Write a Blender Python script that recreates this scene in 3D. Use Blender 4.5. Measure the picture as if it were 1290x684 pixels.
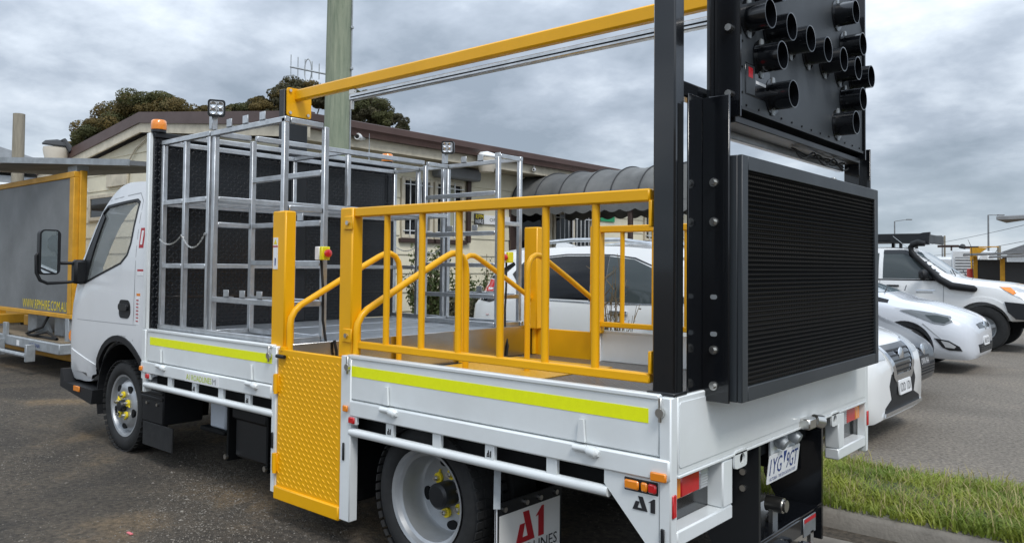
import bpy, bmesh, math, random
from mathutils import Vector, Matrix
from mathutils.bvhtree import BVHTree
R = math.radians
random.seed(7)
for o in list(bpy.data.objects):
    bpy.data.objects.remove(o)
SC = bpy.context.scene
COL = SC.collection

# ------------------------------------------------------------------ camera
cam_d = bpy.data.cameras.new('camera')
cam = bpy.data.objects.new('camera', cam_d)
COL.objects.link(cam)
SC.camera = cam
YAW, PITCH, ROLL = 0.70923, 0.028226, 0.009172
fw = Vector((-math.sin(YAW) * math.cos(PITCH), math.cos(YAW) * math.cos(PITCH), math.sin(PITCH)))
rt = Vector((math.cos(YAW), math.sin(YAW), 0))
up = rt.cross(fw)
r2 = rt * math.cos(ROLL) + up * math.sin(ROLL)
u2 = up * math.cos(ROLL) - rt * math.sin(ROLL)
mw = Matrix((r2, u2, -fw)).transposed().to_4x4()
mw.translation = Vector((1.39, -2.5, 1.45))
cam.matrix_world = mw
cam_d.sensor_fit = 'HORIZONTAL'
cam_d.sensor_width = 36.0
cam_d.lens = 986.17 / 1290 * 36
cam_d.shift_x = 0.0
cam_d.shift_y = -(342.0 - 307.33) / 1290
cam_d.clip_start = 0.05
cam_d.clip_end = 2000

# ------------------------------------------------------------------ sky, sun, exposure
SUN_EL, SUN_AZ = R(52), R(118)      # azimuth measured clockwise from +Y
W = bpy.data.worlds.new('World')
SC.world = W
W.use_nodes = True
nt = W.node_tree
nt.nodes.clear()
def wn(t, **k):
    n = nt.nodes.new(t)
    for a, b in k.items():
        setattr(n, a, b)
    return n
lk = nt.links.new
sky = wn('ShaderNodeTexSky', sky_type='NISHITA', sun_disc=False, sun_elevation=SUN_EL, sun_rotation=SUN_AZ)
sky.air_density = 1.2
sky.dust_density = 0.6
sky.ozone_density = 2.5
skm = wn('ShaderNodeVectorMath', operation='SCALE')
skm.inputs['Scale'].default_value = 0.115
lk(sky.outputs[0], skm.inputs[0])
tc = wn('ShaderNodeTexCoord')
sep = wn('ShaderNodeSeparateXYZ')
lk(tc.outputs['Generated'], sep.inputs[0])
def wm(op, a, b=None, clamp=False):
    n = wn('ShaderNodeMath', operation=op, use_clamp=clamp)
    for i, x in enumerate((a, b)):
        if x is None:
            continue
        if isinstance(x, (int, float)):
            n.inputs[i].default_value = x
        else:
            lk(x, n.inputs[i])
    return n.outputs[0]
zc = wm('MAXIMUM', sep.outputs['Z'], 0.0)
den = wm('ADD', zc, 0.26)          # cloud layer seen in perspective: flattens towards the horizon
cx = wm('DIVIDE', sep.outputs['X'], den)
cy = wm('DIVIDE', sep.outputs['Y'], den)
cmb = wn('ShaderNodeCombineXYZ')
lk(cx, cmb.inputs[0]); lk(cy, cmb.inputs[1])
def noise(scale, detail, rough, dist, off):
    mp = wn('ShaderNodeMapping')
    mp.inputs['Location'].default_value = off
    lk(cmb.outputs[0], mp.inputs[0])
    n = wn('ShaderNodeTexNoise')
    n.inputs['Scale'].default_value = scale
    n.inputs['Detail'].default_value = detail
    n.inputs['Roughness'].default_value = rough
    n.inputs['Distortion'].default_value = dist
    lk(mp.outputs[0], n.inputs['Vector'])
    return n.outputs['Fac']
n1 = noise(0.75, 9, 0.5, 0.05, (3.1, 0.4, 0))
n2 = noise(2.6, 10, 0.55, 0.08, (7.7, 5.2, 2))
nsum = wm('ADD', wm('MULTIPLY', n1, 0.55), wm('MULTIPLY', n2, 0.45))
ramp = wn('ShaderNodeValToRGB')
cr = ramp.color_ramp
cr.elements[0].position = 0.41; cr.elements[0].color = (0.23, 0.275, 0.335, 1)
cr.elements[1].position = 0.62; cr.elements[1].color = (0.72, 0.76, 0.81, 1)
e = cr.elements.new(0.48); e.color = (0.335, 0.385, 0.455, 1)
e = cr.elements.new(0.54); e.color = (0.49, 0.545, 0.615, 1)
lk(nsum, ramp.inputs[0])
# overcast luminance rises towards the zenith (CIE overcast sky)
grad = wm('ADD', wm('MULTIPLY', zc, 1.9), 0.86)
cl = wn('ShaderNodeVectorMath', operation='SCALE')
lk(ramp.outputs[0], cl.inputs[0]); lk(grad, cl.inputs['Scale'])
# thin blue breaks where the deck is thinnest near the horizon
brk = wm('MULTIPLY', wm('SUBTRACT', 1.0, wm('MULTIPLY', zc, 3.2), True), 0.10, True)
mix = wn('ShaderNodeMixRGB')
lk(brk, mix.inputs[0]); lk(cl.outputs[0], mix.inputs[1]); lk(skm.outputs[0], mix.inputs[2])
hz = wm('MULTIPLY', wm('SUBTRACT', 1.0, wm('MULTIPLY', zc, 6.0), True), 0.5, True)
mix2 = wn('ShaderNodeMixRGB')
mix2.inputs[2].default_value = (0.43, 0.525, 0.605, 1)      # pale blue-grey haze along the horizon
lk(hz, mix2.inputs[0]); lk(mix.outputs[0], mix2.inputs[1])
bg = wn('ShaderNodeBackground')
lk(mix2.outputs[0], bg.inputs[0])
bg.inputs[1].default_value = 1.0
wo = wn('ShaderNodeOutputWorld')
lk(bg.outputs[0], wo.inputs[0])

sun_d = bpy.data.lights.new('sun', 'SUN')
sun_d.energy = 1.5
sun_d.angle = R(16)
sun_d.color = (1.0, 0.965, 0.92)
sun = bpy.data.objects.new('sun', sun_d)
COL.objects.link(sun)
sd = Vector((math.sin(SUN_AZ) * math.cos(SUN_EL), math.cos(SUN_AZ) * math.cos(SUN_EL), math.sin(SUN_EL)))
sun.rotation_euler = sd.to_track_quat('Z', 'Y').to_euler()
sun.location = (0, 0, 30)
vs = SC.view_settings
vs.view_transform = 'Standard'
vs.look = 'None'
vs.gamma = 1.0
vs.use_curve_mapping = False
vs.exposure = 0.3

# ------------------------------------------------------------------ materials
MATS = {}
def mat(name, col, rough=0.5, metal=0.0, var=0.0, vscale=6.0, bump=0.0, bscale=60.0, coat=0.0, col2=None, spec=None,
        trans=0.0, alpha=1.0, emit=None, stretch=None, dirt=0.0):
    m = bpy.data.materials.new(name)
    m.use_nodes = True
    t = m.node_tree
    b = t.nodes['Principled BSDF']
    b.inputs['Base Color'].default_value = (*col, 1)
    b.inputs['Roughness'].default_value = rough
    b.inputs['Metallic'].default_value = metal
    b.inputs['Coat Weight'].default_value = coat
    b.inputs['Coat Roughness'].default_value = 0.05
    if spec is not None:
        b.inputs['Specular IOR Level'].default_value = spec
    b.inputs['Transmission Weight'].default_value = trans
    b.inputs['Alpha'].default_value = alpha
    L = t.links.new
    co = t.nodes.new('ShaderNodeTexCoord').outputs['Object']
    if stretch:
        mp = t.nodes.new('ShaderNodeMapping')
        mp.inputs['Scale'].default_value = stretch
        L(co, mp.inputs[0])
        co = mp.outputs[0]
    if var > 0:
        n = t.nodes.new('ShaderNodeTexNoise')
        n.inputs['Scale'].default_value = vscale
        n.inputs['Detail'].default_value = 8
        n.inputs['Roughness'].default_value = 0.62
        L(co, n.inputs['Vector'])
        rp = t.nodes.new('ShaderNodeValToRGB')
        c2 = col2 if col2 else tuple(x * (1 - var) for x in col)
        rp.color_ramp.elements[0].position = 0.32
        rp.color_ramp.elements[0].color = (*c2, 1)
        rp.color_ramp.elements[1].position = 0.66
        rp.color_ramp.elements[1].color = (*col, 1)
        L(n.outputs['Fac'], rp.inputs[0])
        L(rp.outputs[0], b.inputs['Base Color'])
        mr = t.nodes.new('ShaderNodeMapRange')
        mr.inputs['To Min'].default_value = min(1, rough * 1.35)
        mr.inputs['To Max'].default_value = rough * 0.85
        L(n.outputs['Fac'], mr.inputs['Value'])
        L(mr.outputs[0], b.inputs['Roughness'])
    if bump > 0:
        n = t.nodes.new('ShaderNodeTexNoise')
        n.inputs['Scale'].default_value = bscale
        n.inputs['Detail'].default_value = 6
        L(co, n.inputs['Vector'])
        bp = t.nodes.new('ShaderNodeBump')
        bp.inputs['Strength'].default_value = bump
        bp.inputs['Distance'].default_value = 0.02
        L(n.outputs['Fac'], bp.inputs['Height'])
        L(bp.outputs[0], b.inputs['Normal'])
    if emit:
        b.inputs['Emission Color'].default_value = (*emit[0], 1)
        b.inputs['Emission Strength'].default_value = emit[1]
    MATS[name] = m
    return m

mat('white_paint', (0.77, 0.81, 0.82), 0.28, var=0.10, vscale=1.6, coat=0.35, bump=0.012, bscale=9, col2=(0.66, 0.685, 0.685))
mat('cab_white', (0.74, 0.76, 0.78), 0.22, var=0.05, vscale=1.5, coat=0.6)
mat('car_white', (0.78, 0.79, 0.79), 0.2, var=0.05, vscale=1.5, coat=0.8)
mat('car_silver_white', (0.64, 0.67, 0.72), 0.24, var=0.05, vscale=1.5, coat=0.8)
mat('car_grey', (0.022, 0.026, 0.034), 0.3, coat=0.25)
mat('yellow', (0.84, 0.42, 0.0015), 0.38, var=0.08, vscale=3.0, coat=0.08, bump=0.02, bscale=30, spec=0.35)
mat('yellow_old', (0.66, 0.33, 0.012), 0.5, var=0.25, vscale=5)
mat('hivis', (0.86, 0.92, 0.0), 0.45, var=0.06, vscale=40)
mat('alu', (0.68, 0.70, 0.72), 0.36, metal=1.0, var=0.30, vscale=9, bump=0.05, bscale=40)
mat('alu_dull', (0.50, 0.53, 0.56), 0.42, metal=0.9, var=0.35, vscale=7, bump=0.04, bscale=30)
mat('alu_sheet', (0.62, 0.62, 0.61), 0.2, metal=1.0, var=0.25, vscale=3, bump=0.04, bscale=5)
mat('galv', (0.42, 0.45, 0.47), 0.5, metal=0.55, var=0.3, vscale=8)
mat('chrome', (0.75, 0.77, 0.8), 0.12, metal=1.0)
mat('zinc', (0.62, 0.61, 0.58), 0.28, metal=1.0)
mat('black_gloss', (0.006, 0.007, 0.009), 0.16, coat=0.5)
mat('black_satin', (0.012, 0.014, 0.017), 0.36, var=0.2, vscale=4)
mat('black_matte', (0.007, 0.008, 0.009), 0.65, var=0.2, vscale=8, spec=0.2)
mat('board_grey', (0.030, 0.036, 0.042), 0.42, var=0.12, vscale=3, bump=0.01, bscale=90)
mat('rubber', (0.016, 0.017, 0.018), 0.75, var=0.3, vscale=14, bump=0.1, bscale=60)
mat('plastic_black', (0.012, 0.013, 0.015), 0.5, bump=0.05, bscale=200, spec=0.3)
mat('rim_silver', (0.42, 0.44, 0.46), 0.36, metal=0.6, var=0.15, vscale=10)
mat('amber', (0.80, 0.24, 0.01), 0.2, coat=0.6, spec=0.6)
mat('red_lens', (0.55, 0.012, 0.016), 0.16, coat=0.7)
mat('clear_lens', (0.50, 0.52, 0.54), 0.18, coat=0.5, metal=0.25)
mat('glass', (0.75, 0.82, 0.8), 0.02, spec=0.8, alpha=0.2)
mat('glass_dark', (0.008, 0.009, 0.011), 0.03, spec=0.32)
mat('glass_mid', (0.05, 0.062, 0.064), 0.04, spec=0.5)
mat('mirror_glass', (0.75, 0.8, 0.83), 0.03, metal=1.0)
mat('interior', (0.05, 0.055, 0.06), 0.7, var=0.2)
mat('seat_grey', (0.16, 0.17, 0.17), 0.85, var=0.2)
mat('sticker_white', (0.78, 0.79, 0.80), 0.4)
mat('ink_black', (0.02, 0.02, 0.024), 0.45)
mat('ink_blue', (0.02, 0.05, 0.22), 0.45)
mat('ink_red', (0.42, 0.012, 0.02), 0.45)
mat('ink_green', (0.50, 0.62, 0.04), 0.5)
mat('ink_grey', (0.30, 0.31, 0.32), 0.5)
mat('ink_yellow', (0.80, 0.62, 0.02), 0.5)
mat('sign_green', (0.01, 0.30, 0.12), 0.45)
mat('cream_board', (0.74, 0.69, 0.53), 0.62, var=0.16, vscale=2.2, bump=0.03, bscale=20)
mat('cream_trim', (0.62, 0.56, 0.44), 0.6, var=0.25, vscale=6)
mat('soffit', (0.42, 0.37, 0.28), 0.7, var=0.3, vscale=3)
mat('brown_metal', (0.085, 0.048, 0.040), 0.42, var=0.18, vscale=3)
mat('brown_trim', (0.05, 0.028, 0.022), 0.55, var=0.2)
mat('roof_tin', (0.20, 0.17, 0.16), 0.55, var=0.2, vscale=3)
mat('awning_canvas', (0.17, 0.172, 0.168), 0.75, var=0.45, vscale=1.3, bump=0.05, bscale=5, col2=(0.085, 0.088, 0.088))
mat('pole_wood', (0.30, 0.33, 0.24), 0.85, var=0.4, vscale=4, bump=0.5, bscale=22, stretch=(6, 6, 0.5), col2=(0.17, 0.21, 0.15))
mat('post_wood', (0.30, 0.27, 0.21), 0.85, var=0.3, vscale=5, bump=0.3, bscale=20, stretch=(5, 5, 0.5))
mat('shed_tin', (0.42, 0.45, 0.48), 0.5, metal=0.4, var=0.2)
mat('concrete', (0.235, 0.215, 0.185), 0.88, var=0.35, vscale=5, bump=0.25, bscale=60)
mat('leaf_dark', (0.105, 0.105, 0.034), 0.7, var=0.5, vscale=1.2, col2=(0.055, 0.062, 0.022))
mat('leaf_olive', (0.165, 0.115, 0.030), 0.7, var=0.5, vscale=1.2, col2=(0.090, 0.075, 0.026))
mat('leaf_gum', (0.125, 0.115, 0.060), 0.7, var=0.5, vscale=2.0, col2=(0.040, 0.040, 0.022))
mat('leaf_shrub', (0.12, 0.155, 0.050), 0.65, var=0.5, vscale=8, col2=(0.035, 0.055, 0.016))
mat('bark', (0.13, 0.10, 0.075), 0.9, var=0.4, vscale=8)
mat('twig', (0.17, 0.125, 0.07), 0.9, var=0.3, vscale=20)
mat('grass_a', (0.345, 0.38, 0.055), 0.6, var=0.5, vscale=2.6, col2=(0.115, 0.195, 0.022))
mat('grass_dry', (0.46, 0.40, 0.18), 0.7, var=0.3, vscale=5)
mat('soil', (0.075, 0.085, 0.03), 0.95, var=0.4, vscale=10, bump=0.4, bscale=30)
mat('far_white', (0.70, 0.72, 0.73), 0.4, var=0.1)
mat('far_grey', (0.22, 0.23, 0.24), 0.7, var=0.3, vscale=2)
mat('far_dark', (0.03, 0.032, 0.035), 0.7)
mat('red_board', (0.50, 0.035, 0.018), 0.5)
mat('headlamp', (0.20, 0.215, 0.225), 0.12, coat=0.5, metal=0.3)
mat('pebble', (0.27, 0.245, 0.21), 0.85, var=0.5, vscale=9)
mat('timber_bed', (0.22, 0.17, 0.11), 0.8, var=0.4, vscale=9)
mat('vms_face', (0.010, 0.011, 0.012), 0.8, spec=0.15)
mat('solar_back', (0.16, 0.165, 0.17), 0.6, var=0.2)

def translucent(name, w):
    m = MATS[name]; t = m.node_tree; b = t.nodes['Principled BSDF']
    out = [n for n in t.nodes if n.type == 'OUTPUT_MATERIAL'][0]
    tr = t.nodes.new('ShaderNodeBsdfTranslucent'); mx = t.nodes.new('ShaderNodeMixShader'); mx.inputs[0].default_value = w
    src = b.inputs['Base Color'].links
    if src: t.links.new(src[0].from_socket, tr.inputs['Color'])
    else: tr.inputs['Color'].default_value = b.inputs['Base Color'].default_value
    t.links.new(b.outputs[0], mx.inputs[1]); t.links.new(tr.outputs[0], mx.inputs[2]); t.links.new(mx.outputs[0], out.inputs[0])
for n_ in ('grass_a', 'grass_dry', 'leaf_dark', 'leaf_olive', 'leaf_gum', 'leaf_shrub'):
    translucent(n_, 0.35)

def nodes_of(m):
    t = m.node_tree
    return t, t.nodes['Principled BSDF'], t.links.new

def tread(name, col, rough, cells, axes, strength=0.9, metal=0.0, colhi=None, coat=0.2):
    """checker plate: raised lozenges turned +-45 deg in alternating cells"""
    m = mat(name, col, rough, metal, coat=coat)
    t, b, L = nodes_of(m)
    co = t.nodes.new('ShaderNodeTexCoord').outputs['Object']
    sp = t.nodes.new('ShaderNodeSeparateXYZ'); L(co, sp.inputs[0])
    def ma(op, a, b_=None, c_=None):
        n = t.nodes.new('ShaderNodeMath'); n.operation = op
        for i, x in enumerate((a, b_, c_)):
            if x is None: continue
            if isinstance(x, (int, float)): n.inputs[i].default_value = x
            else: L(x, n.inputs[i])
        return n.outputs[0]
    u = ma('MULTIPLY', sp.outputs[axes[0]], cells)
    v = ma('MULTIPLY', sp.outputs[axes[1]], cells)
    fu = ma('SUBTRACT', ma('FRACT', u), 0.5); fv = ma('SUBTRACT', ma('FRACT', v), 0.5)
    par = ma('MODULO', ma('ABSOLUTE', ma('ADD', ma('FLOOR', u), ma('FLOOR', v))), 2.0)
    sg = ma('SUBTRACT', ma('MULTIPLY', par, 2.0), 1.0)
    a = ma('MULTIPLY', ma('ADD', fu, ma('MULTIPLY', fv, sg)), 0.7071)
    c = ma('MULTIPLY', ma('SUBTRACT', fv, ma('MULTIPLY', fu, sg)), 0.7071)
    q = ma('ADD', ma('POWER', ma('ABSOLUTE', ma('DIVIDE', a, 0.5)), 2.0), ma('POWER', ma('ABSOLUTE', ma('DIVIDE', c, 0.14)), 2.0))
    h = ma('MAXIMUM', ma('SUBTRACT', 1.0, q), 0.0)
    bp = t.nodes.new('ShaderNodeBump'); bp.inputs['Strength'].default_value = strength
    bp.inputs['Distance'].default_value = 0.006
    L(h, bp.inputs['Height']); L(bp.outputs[0], b.inputs['Normal'])
    if colhi:  # lozenges tinted lighter: a highlight put into the colour
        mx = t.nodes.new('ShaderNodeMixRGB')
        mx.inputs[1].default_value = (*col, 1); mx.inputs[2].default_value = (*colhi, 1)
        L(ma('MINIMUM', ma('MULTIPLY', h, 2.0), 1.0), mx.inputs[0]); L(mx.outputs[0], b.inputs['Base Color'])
    return m
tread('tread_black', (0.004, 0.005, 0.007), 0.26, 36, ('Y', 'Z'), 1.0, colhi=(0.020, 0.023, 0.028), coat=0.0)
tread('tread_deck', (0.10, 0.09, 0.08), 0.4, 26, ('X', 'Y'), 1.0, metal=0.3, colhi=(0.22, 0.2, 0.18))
tread('tread_yellow_floor', (0.70, 0.36, 0.012), 0.4, 30, ('X', 'Y'), 0.7)

def ground_mat(name, cols, scale_big, fine, rough, wet=0.0, bump=0.6, speck=None):
    m = mat(name, cols[0], rough)
    t, b, L = nodes_of(m)
    co = t.nodes.new('ShaderNodeTexCoord').outputs['Object']
    def nz(s, d, r=0.6, dist=0.0):
        n = t.nodes.new('ShaderNodeTexNoise'); n.inputs['Scale'].default_value = s
        n.inputs['Detail'].default_value = d; n.inputs['Roughness'].default_value = r
        n.inputs['Distortion'].default_value = dist
        L(co, n.inputs['Vector']); return n.outputs['Fac']
    big = nz(scale_big, 7, 0.6, 0.6)
    rp = t.nodes.new('ShaderNodeValToRGB'); r = rp.color_ramp
    r.elements[0].position = 0.40; r.elements[0].color = (*cols[0], 1)
    r.elements[1].position = 0.66; r.elements[1].color = (*cols[2], 1)
    e = r.elements.new(0.54); e.color = (*cols[1], 1)
    L(big, rp.inputs[0])
    f1 = nz(fine, 4, 0.7)
    f2 = nz(fine * 4.3, 3, 0.7)
    mx = t.nodes.new('ShaderNodeMixRGB'); mx.blend_type = 'MULTIPLY'; mx.inputs[0].default_value = 0.9
    r2_ = t.nodes.new('ShaderNodeValToRGB'); r2_.color_ramp.elements[0].position = 0.3; r2_.color_ramp.elements[0].color = (0.33, 0.33, 0.33, 1)
    r2_.color_ramp.elements[1].position = 0.72; r2_.color_ramp.elements[1].color = (1.75, 1.68, 1.6, 1)
    L(f1, r2_.inputs[0]); L(rp.outputs[0], mx.inputs[1]); L(r2_.outputs[0], mx.inputs[2])
    out = mx.outputs[0]
    vo = t.nodes.new('ShaderNodeTexVoronoi'); vo.inputs['Scale'].default_value = fine * 1.6
    L(co, vo.inputs['Vector'])
    if speck:
        r3 = t.nodes.new('ShaderNodeValToRGB')
        r3.color_ramp.elements[0].position = 0.10; r3.color_ramp.elements[0].color = (1, 1, 1, 1)
        r3.color_ramp.elements[1].position = 0.20; r3.color_ramp.elements[1].color = (0, 0, 0, 1)
        L(vo.outputs['Distance'], r3.inputs[0])
        pm = t.nodes.new('ShaderNodeValToRGB'); pm.color_ramp.elements[0].position = 0.5; pm.color_ramp.elements[1].position = 0.62
        L(nz(scale_big * 2.7, 5, 0.65), pm.inputs[0])
        mm = t.nodes.new('ShaderNodeMath'); mm.operation = 'MULTIPLY'
        L(r3.outputs[0], mm.inputs[0]); L(pm.outputs[0], mm.inputs[1])
        mx2 = t.nodes.new('ShaderNodeMixRGB'); mx2.inputs[2].default_value = (*speck, 1)
        L(mm.outputs[0], mx2.inputs[0]); L(out, mx2.inputs[1]); out = mx2.outputs[0]
    L(out, b.inputs['Base Color'])
    ad = t.nodes.new('ShaderNodeMath'); ad.operation = 'ADD'
    L(f1, ad.inputs[0]); L(f2, ad.inputs[1])
    bp = t.nodes.new('ShaderNodeBump'); bp.inputs['Strength'].default_value = bump; bp.inputs['Distance'].default_value = 0.03
    L(ad.outputs[0], bp.inputs['Height']); L(bp.outputs[0], b.inputs['Normal'])
    return m
ground_mat('dirt', ((0.066, 0.058, 0.048), (0.115, 0.097, 0.075), (0.215, 0.158, 0.095)), 0.8, 26, 0.86, bump=0.9, speck=(0.26, 0.24, 0.21))
ground_mat('asphalt', ((0.145, 0.131, 0.112), (0.182, 0.164, 0.140), (0.220, 0.194, 0.160)), 0.35, 34, 0.9, bump=0.5, speck=(0.27, 0.26, 0.24))

# ------------------------------------------------------------------ mesh helpers
class MB:
    def __init__(s):
        s.v = []; s.f = []
    def add(s, vs, fs):
        n = len(s.v)
        s.v += [tuple(v) for v in vs]
        s.f += [tuple(i + n for i in f) for f in fs]
        return s
    def obox(s, c, h, ax=None, bev=0.0):
        c = Vector(c); ax = ax or (Vector((1, 0, 0)), Vector((0, 1, 0)), Vector((0, 0, 1)))
        P = lambda x, y, z: c + ax[0] * x + ax[1] * y + ax[2] * z
        hx, hy, hz = h
        if bev <= 0:
            vs_ = [P(x, y, z) for x in (-hx, hx) for y in (-hy, hy) for z in (-hz, hz)]
            return s.add(vs_, [(0, 1, 3, 2), (4, 6, 7, 5), (0, 4, 5, 1), (2, 3, 7, 6), (0, 2, 6, 4), (1, 5, 7, 3)])
        b = min(bev, hx * .9, hy * .9, hz * .9)
        vs_ = []; ix = {}
        for sx in (-1, 1):
            for sy in (-1, 1):
                for sz in (-1, 1):
                    for k, (x, y, z) in enumerate(((hx, hy - b, hz - b), (hx - b, hy, hz - b), (hx - b, hy - b, hz))):
                        ix[sx, sy, sz, k] = len(vs_); vs_.append(P(sx * x, sy * y, sz * z))
        fs_ = []
        for a in (-1, 1):
            fs_.append([ix[a, y, z, 0] for y, z in ((-1, -1), (1, -1), (1, 1), (-1, 1))])
            fs_.append([ix[x, a, z, 1] for x, z in ((-1, -1), (1, -1), (1, 1), (-1, 1))])
            fs_.append([ix[x, y, a, 2] for x, y in ((-1, -1), (1, -1), (1, 1), (-1, 1))])
            for c_ in (-1, 1):
                fs_.append([ix[a, c_, -1, 0], ix[a, c_, 1, 0], ix[a, c_, 1, 1], ix[a, c_, -1, 1]])
                fs_.append([ix[a, -1, c_, 0], ix[a, 1, c_, 0], ix[a, 1, c_, 2], ix[a, -1, c_, 2]])
                fs_.append([ix[-1, a, c_, 1], ix[1, a, c_, 1], ix[1, a, c_, 2], ix[-1, a, c_, 2]])
                for d in (-1, 1):
                    fs_.append([ix[a, c_, d, 0], ix[a, c_, d, 1], ix[a, c_, d, 2]])
        return s.add(vs_, fs_)
    def box(s, a, b, bev=0.0):
        c = [(x + y) / 2 for x, y in zip(a, b)]
        return s.obox(c, [abs(y - x) / 2 for x, y in zip(a, b)], None, bev)
    def bar(s, p, q, w, h, up_=(0, 0, 1), bev=0.0):
        p = Vector(p); q = Vector(q); d = (q - p); l = d.length; d.normalize()
        u = Vector(up_)
        if abs(d.dot(u)) > 0.98: u = Vector((1, 0, 0))
        sd_ = d.cross(u).normalized(); u = sd_.cross(d).normalized()
        return s.obox((p + q) / 2, (l / 2, w / 2, h / 2), (d, sd_, u), bev)
    def tube(s, pts, r, n=10, cap=True):
        pts = [Vector(p) for p in pts]
        rs = r if isinstance(r, (list, tuple)) else [r] * len(pts)
        base = len(s.v); prev = None
        for i, p in enumerate(pts):
            d = (pts[min(i + 1, len(pts) - 1)] - pts[max(i - 1, 0)]).normalized()
            if prev is None:
                a = Vector((0, 0, 1)) if abs(d.z) < 0.9 else Vector((1, 0, 0))
                u = d.cross(a).normalized()
            else:
                u = (prev - d * prev.dot(d)).normalized()
            prev = u; w = d.cross(u)
            for k in range(n):
                t = 2 * math.pi * k / n
                s.v.append(tuple(p + (u * math.cos(t) + w * math.sin(t)) * rs[i]))
        for i in range(len(pts) - 1):
            for k in range(n):
                a = base + i * n + k; b = base + i * n + (k + 1) % n
                s.f.append((a, b, b + n, a + n))
        if cap:
            s.f.append(tuple(base + k for k in range(n))[::-1])
            s.f.append(tuple(base + (len(pts) - 1) * n + k for k in range(n)))
        return s
    def cyl(s, p, q, r, n=16):
        return s.tube([p, q], r, n)
    def lathe(s, prof, c, ax, n=32):
        """prof: (along axis, radius)"""
        c = Vector(c); ax = Vector(ax).normalized()
        a = Vector((0, 0, 1)) if abs(ax.z) < 0.9 else Vector((1, 0, 0))
        u = ax.cross(a).normalized(); w = ax.cross(u); base = len(s.v)
        for d, r in prof:
            for k in range(n):
                t = 2 * math.pi * k / n
                s.v.append(tuple(c + ax * d + (u * math.cos(t) + w * math.sin(t)) * r))
        for i in range(len(prof) - 1):
            for k in range(n):
                a_ = base + i * n + k; b_ = base + i * n + (k + 1) % n
                s.f.append((a_, b_, b_ + n, a_ + n))
        return s
    def prism(s, poly, fn, a, b):
        """poly of 2-D points; fn(u, v, w) -> 3-D; w runs a..b"""
        n = len(poly)
        vs_ = [fn(u, v, a) for u, v in poly] + [fn(u, v, b) for u, v in poly]
        fs_ = [tuple(range(n))[::-1], tuple(range(n, 2 * n))] + [(i, (i + 1) % n, (i + 1) % n + n, i + n) for i in range(n)]
        return s.add(vs_, fs_)
XZ = lambda u, v, w: (u, w, v)      # polygon in X-Z, thickness along Y
YZ = lambda u, v, w: (w, u, v)
XY = lambda u, v, w: (u, v, w)

def to_mesh(name, mb, smooth=38, fix=True):
    me = bpy.data.meshes.new(name)
    me.from_pydata(mb.v, [], mb.f)
    if fix:
        bm = bmesh.new(); bm.from_mesh(me)
        bmesh.ops.recalc_face_normals(bm, faces=bm.faces)
        bm.to_mesh(me); bm.free()
    if smooth:
        me.polygons.foreach_set('use_smooth', [True] * len(me.polygons))
        me.set_sharp_from_angle(angle=R(smooth))
    me.update()
    return me

ORG = {}
def root(name, loc, label, cat, group=None):
    o = bpy.data.objects.new(name, None)
    o.location = loc
    o.empty_display_size = 0.2
    COL.objects.link(o)
    o['label'] = label; o['category'] = cat
    if group: o['group'] = group
    ORG[o] = Vector(loc)
    return o
def tagged(o, label, cat, group=None):
    o['label'] = label; o['category'] = cat
    if group: o['group'] = group
    return o
def link(name, me, m, parent=None, label=None, kind=None, loc=None):
    o = bpy.data.objects.new(name, me)
    COL.objects.link(o)
    if m is not None and not me.materials:
        me.materials.append(MATS[m] if isinstance(m, str) else m)
    if parent is not None:
        o.parent = parent
    if loc is not None: o.location = loc
    if label: o['label'] = label
    if kind: o['kind'] = kind
    return o
def org_of(p):
    while p is not None and p not in ORG:
        p = p.parent
    return ORG.get(p, Vector((0, 0, 0)))
def part(name, mb, m, parent=None, label=None, kind=None, smooth=38, fix=True):
    """mesh given in world coordinates; becomes a child of parent (root empty, or a part of it)"""
    og = org_of(parent) if parent else Vector((0, 0, 0))
    if parent and parent not in ORG:
        og = org_of(parent)
    t = MB(); t.v = [(x - og.x, y - og.y, z - og.z) for x, y, z in mb.v]; t.f = mb.f
    return link(name, to_mesh(name, t, smooth, fix), m, parent, label, kind)
def solo(name, mb, m, label, cat, group=None, base=None, smooth=38):
    """a top-level one-mesh thing with its origin at its base"""
    if base is None:
        xs = [v[0] for v in mb.v]; ys = [v[1] for v in mb.v]; zs = [v[2] for v in mb.v]
        base = ((min(xs) + max(xs)) / 2, (min(ys) + max(ys)) / 2, min(zs))
    t = MB(); t.v = [(x - base[0], y - base[1], z - base[2]) for x, y, z in mb.v]; t.f = mb.f
    o = link(name, to_mesh(name, t, smooth), m, None, loc=base)
    return tagged(o, label, cat, group)
def boolean(o, cutters, op='DIFFERENCE'):
    for c in cutters:
        md = o.modifiers.new('b', 'BOOLEAN'); md.operation = op; md.object = c; md.solver = 'EXACT'
    bpy.context.view_layer.update()
    dg = bpy.context.evaluated_depsgraph_get()
    me = bpy.data.meshes.new_from_object(o.evaluated_get(dg))
    o.modifiers.clear()
    old = o.data; o.data = me
    for c in cutters:
        bpy.data.objects.remove(c)
    me.polygons.foreach_set('use_smooth', [True] * len(me.polygons))
    me.set_sharp_from_angle(angle=R(32))
    return o
def cutter(mb):
    return link('cutter', to_mesh('cutter', mb, 0), None)
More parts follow.
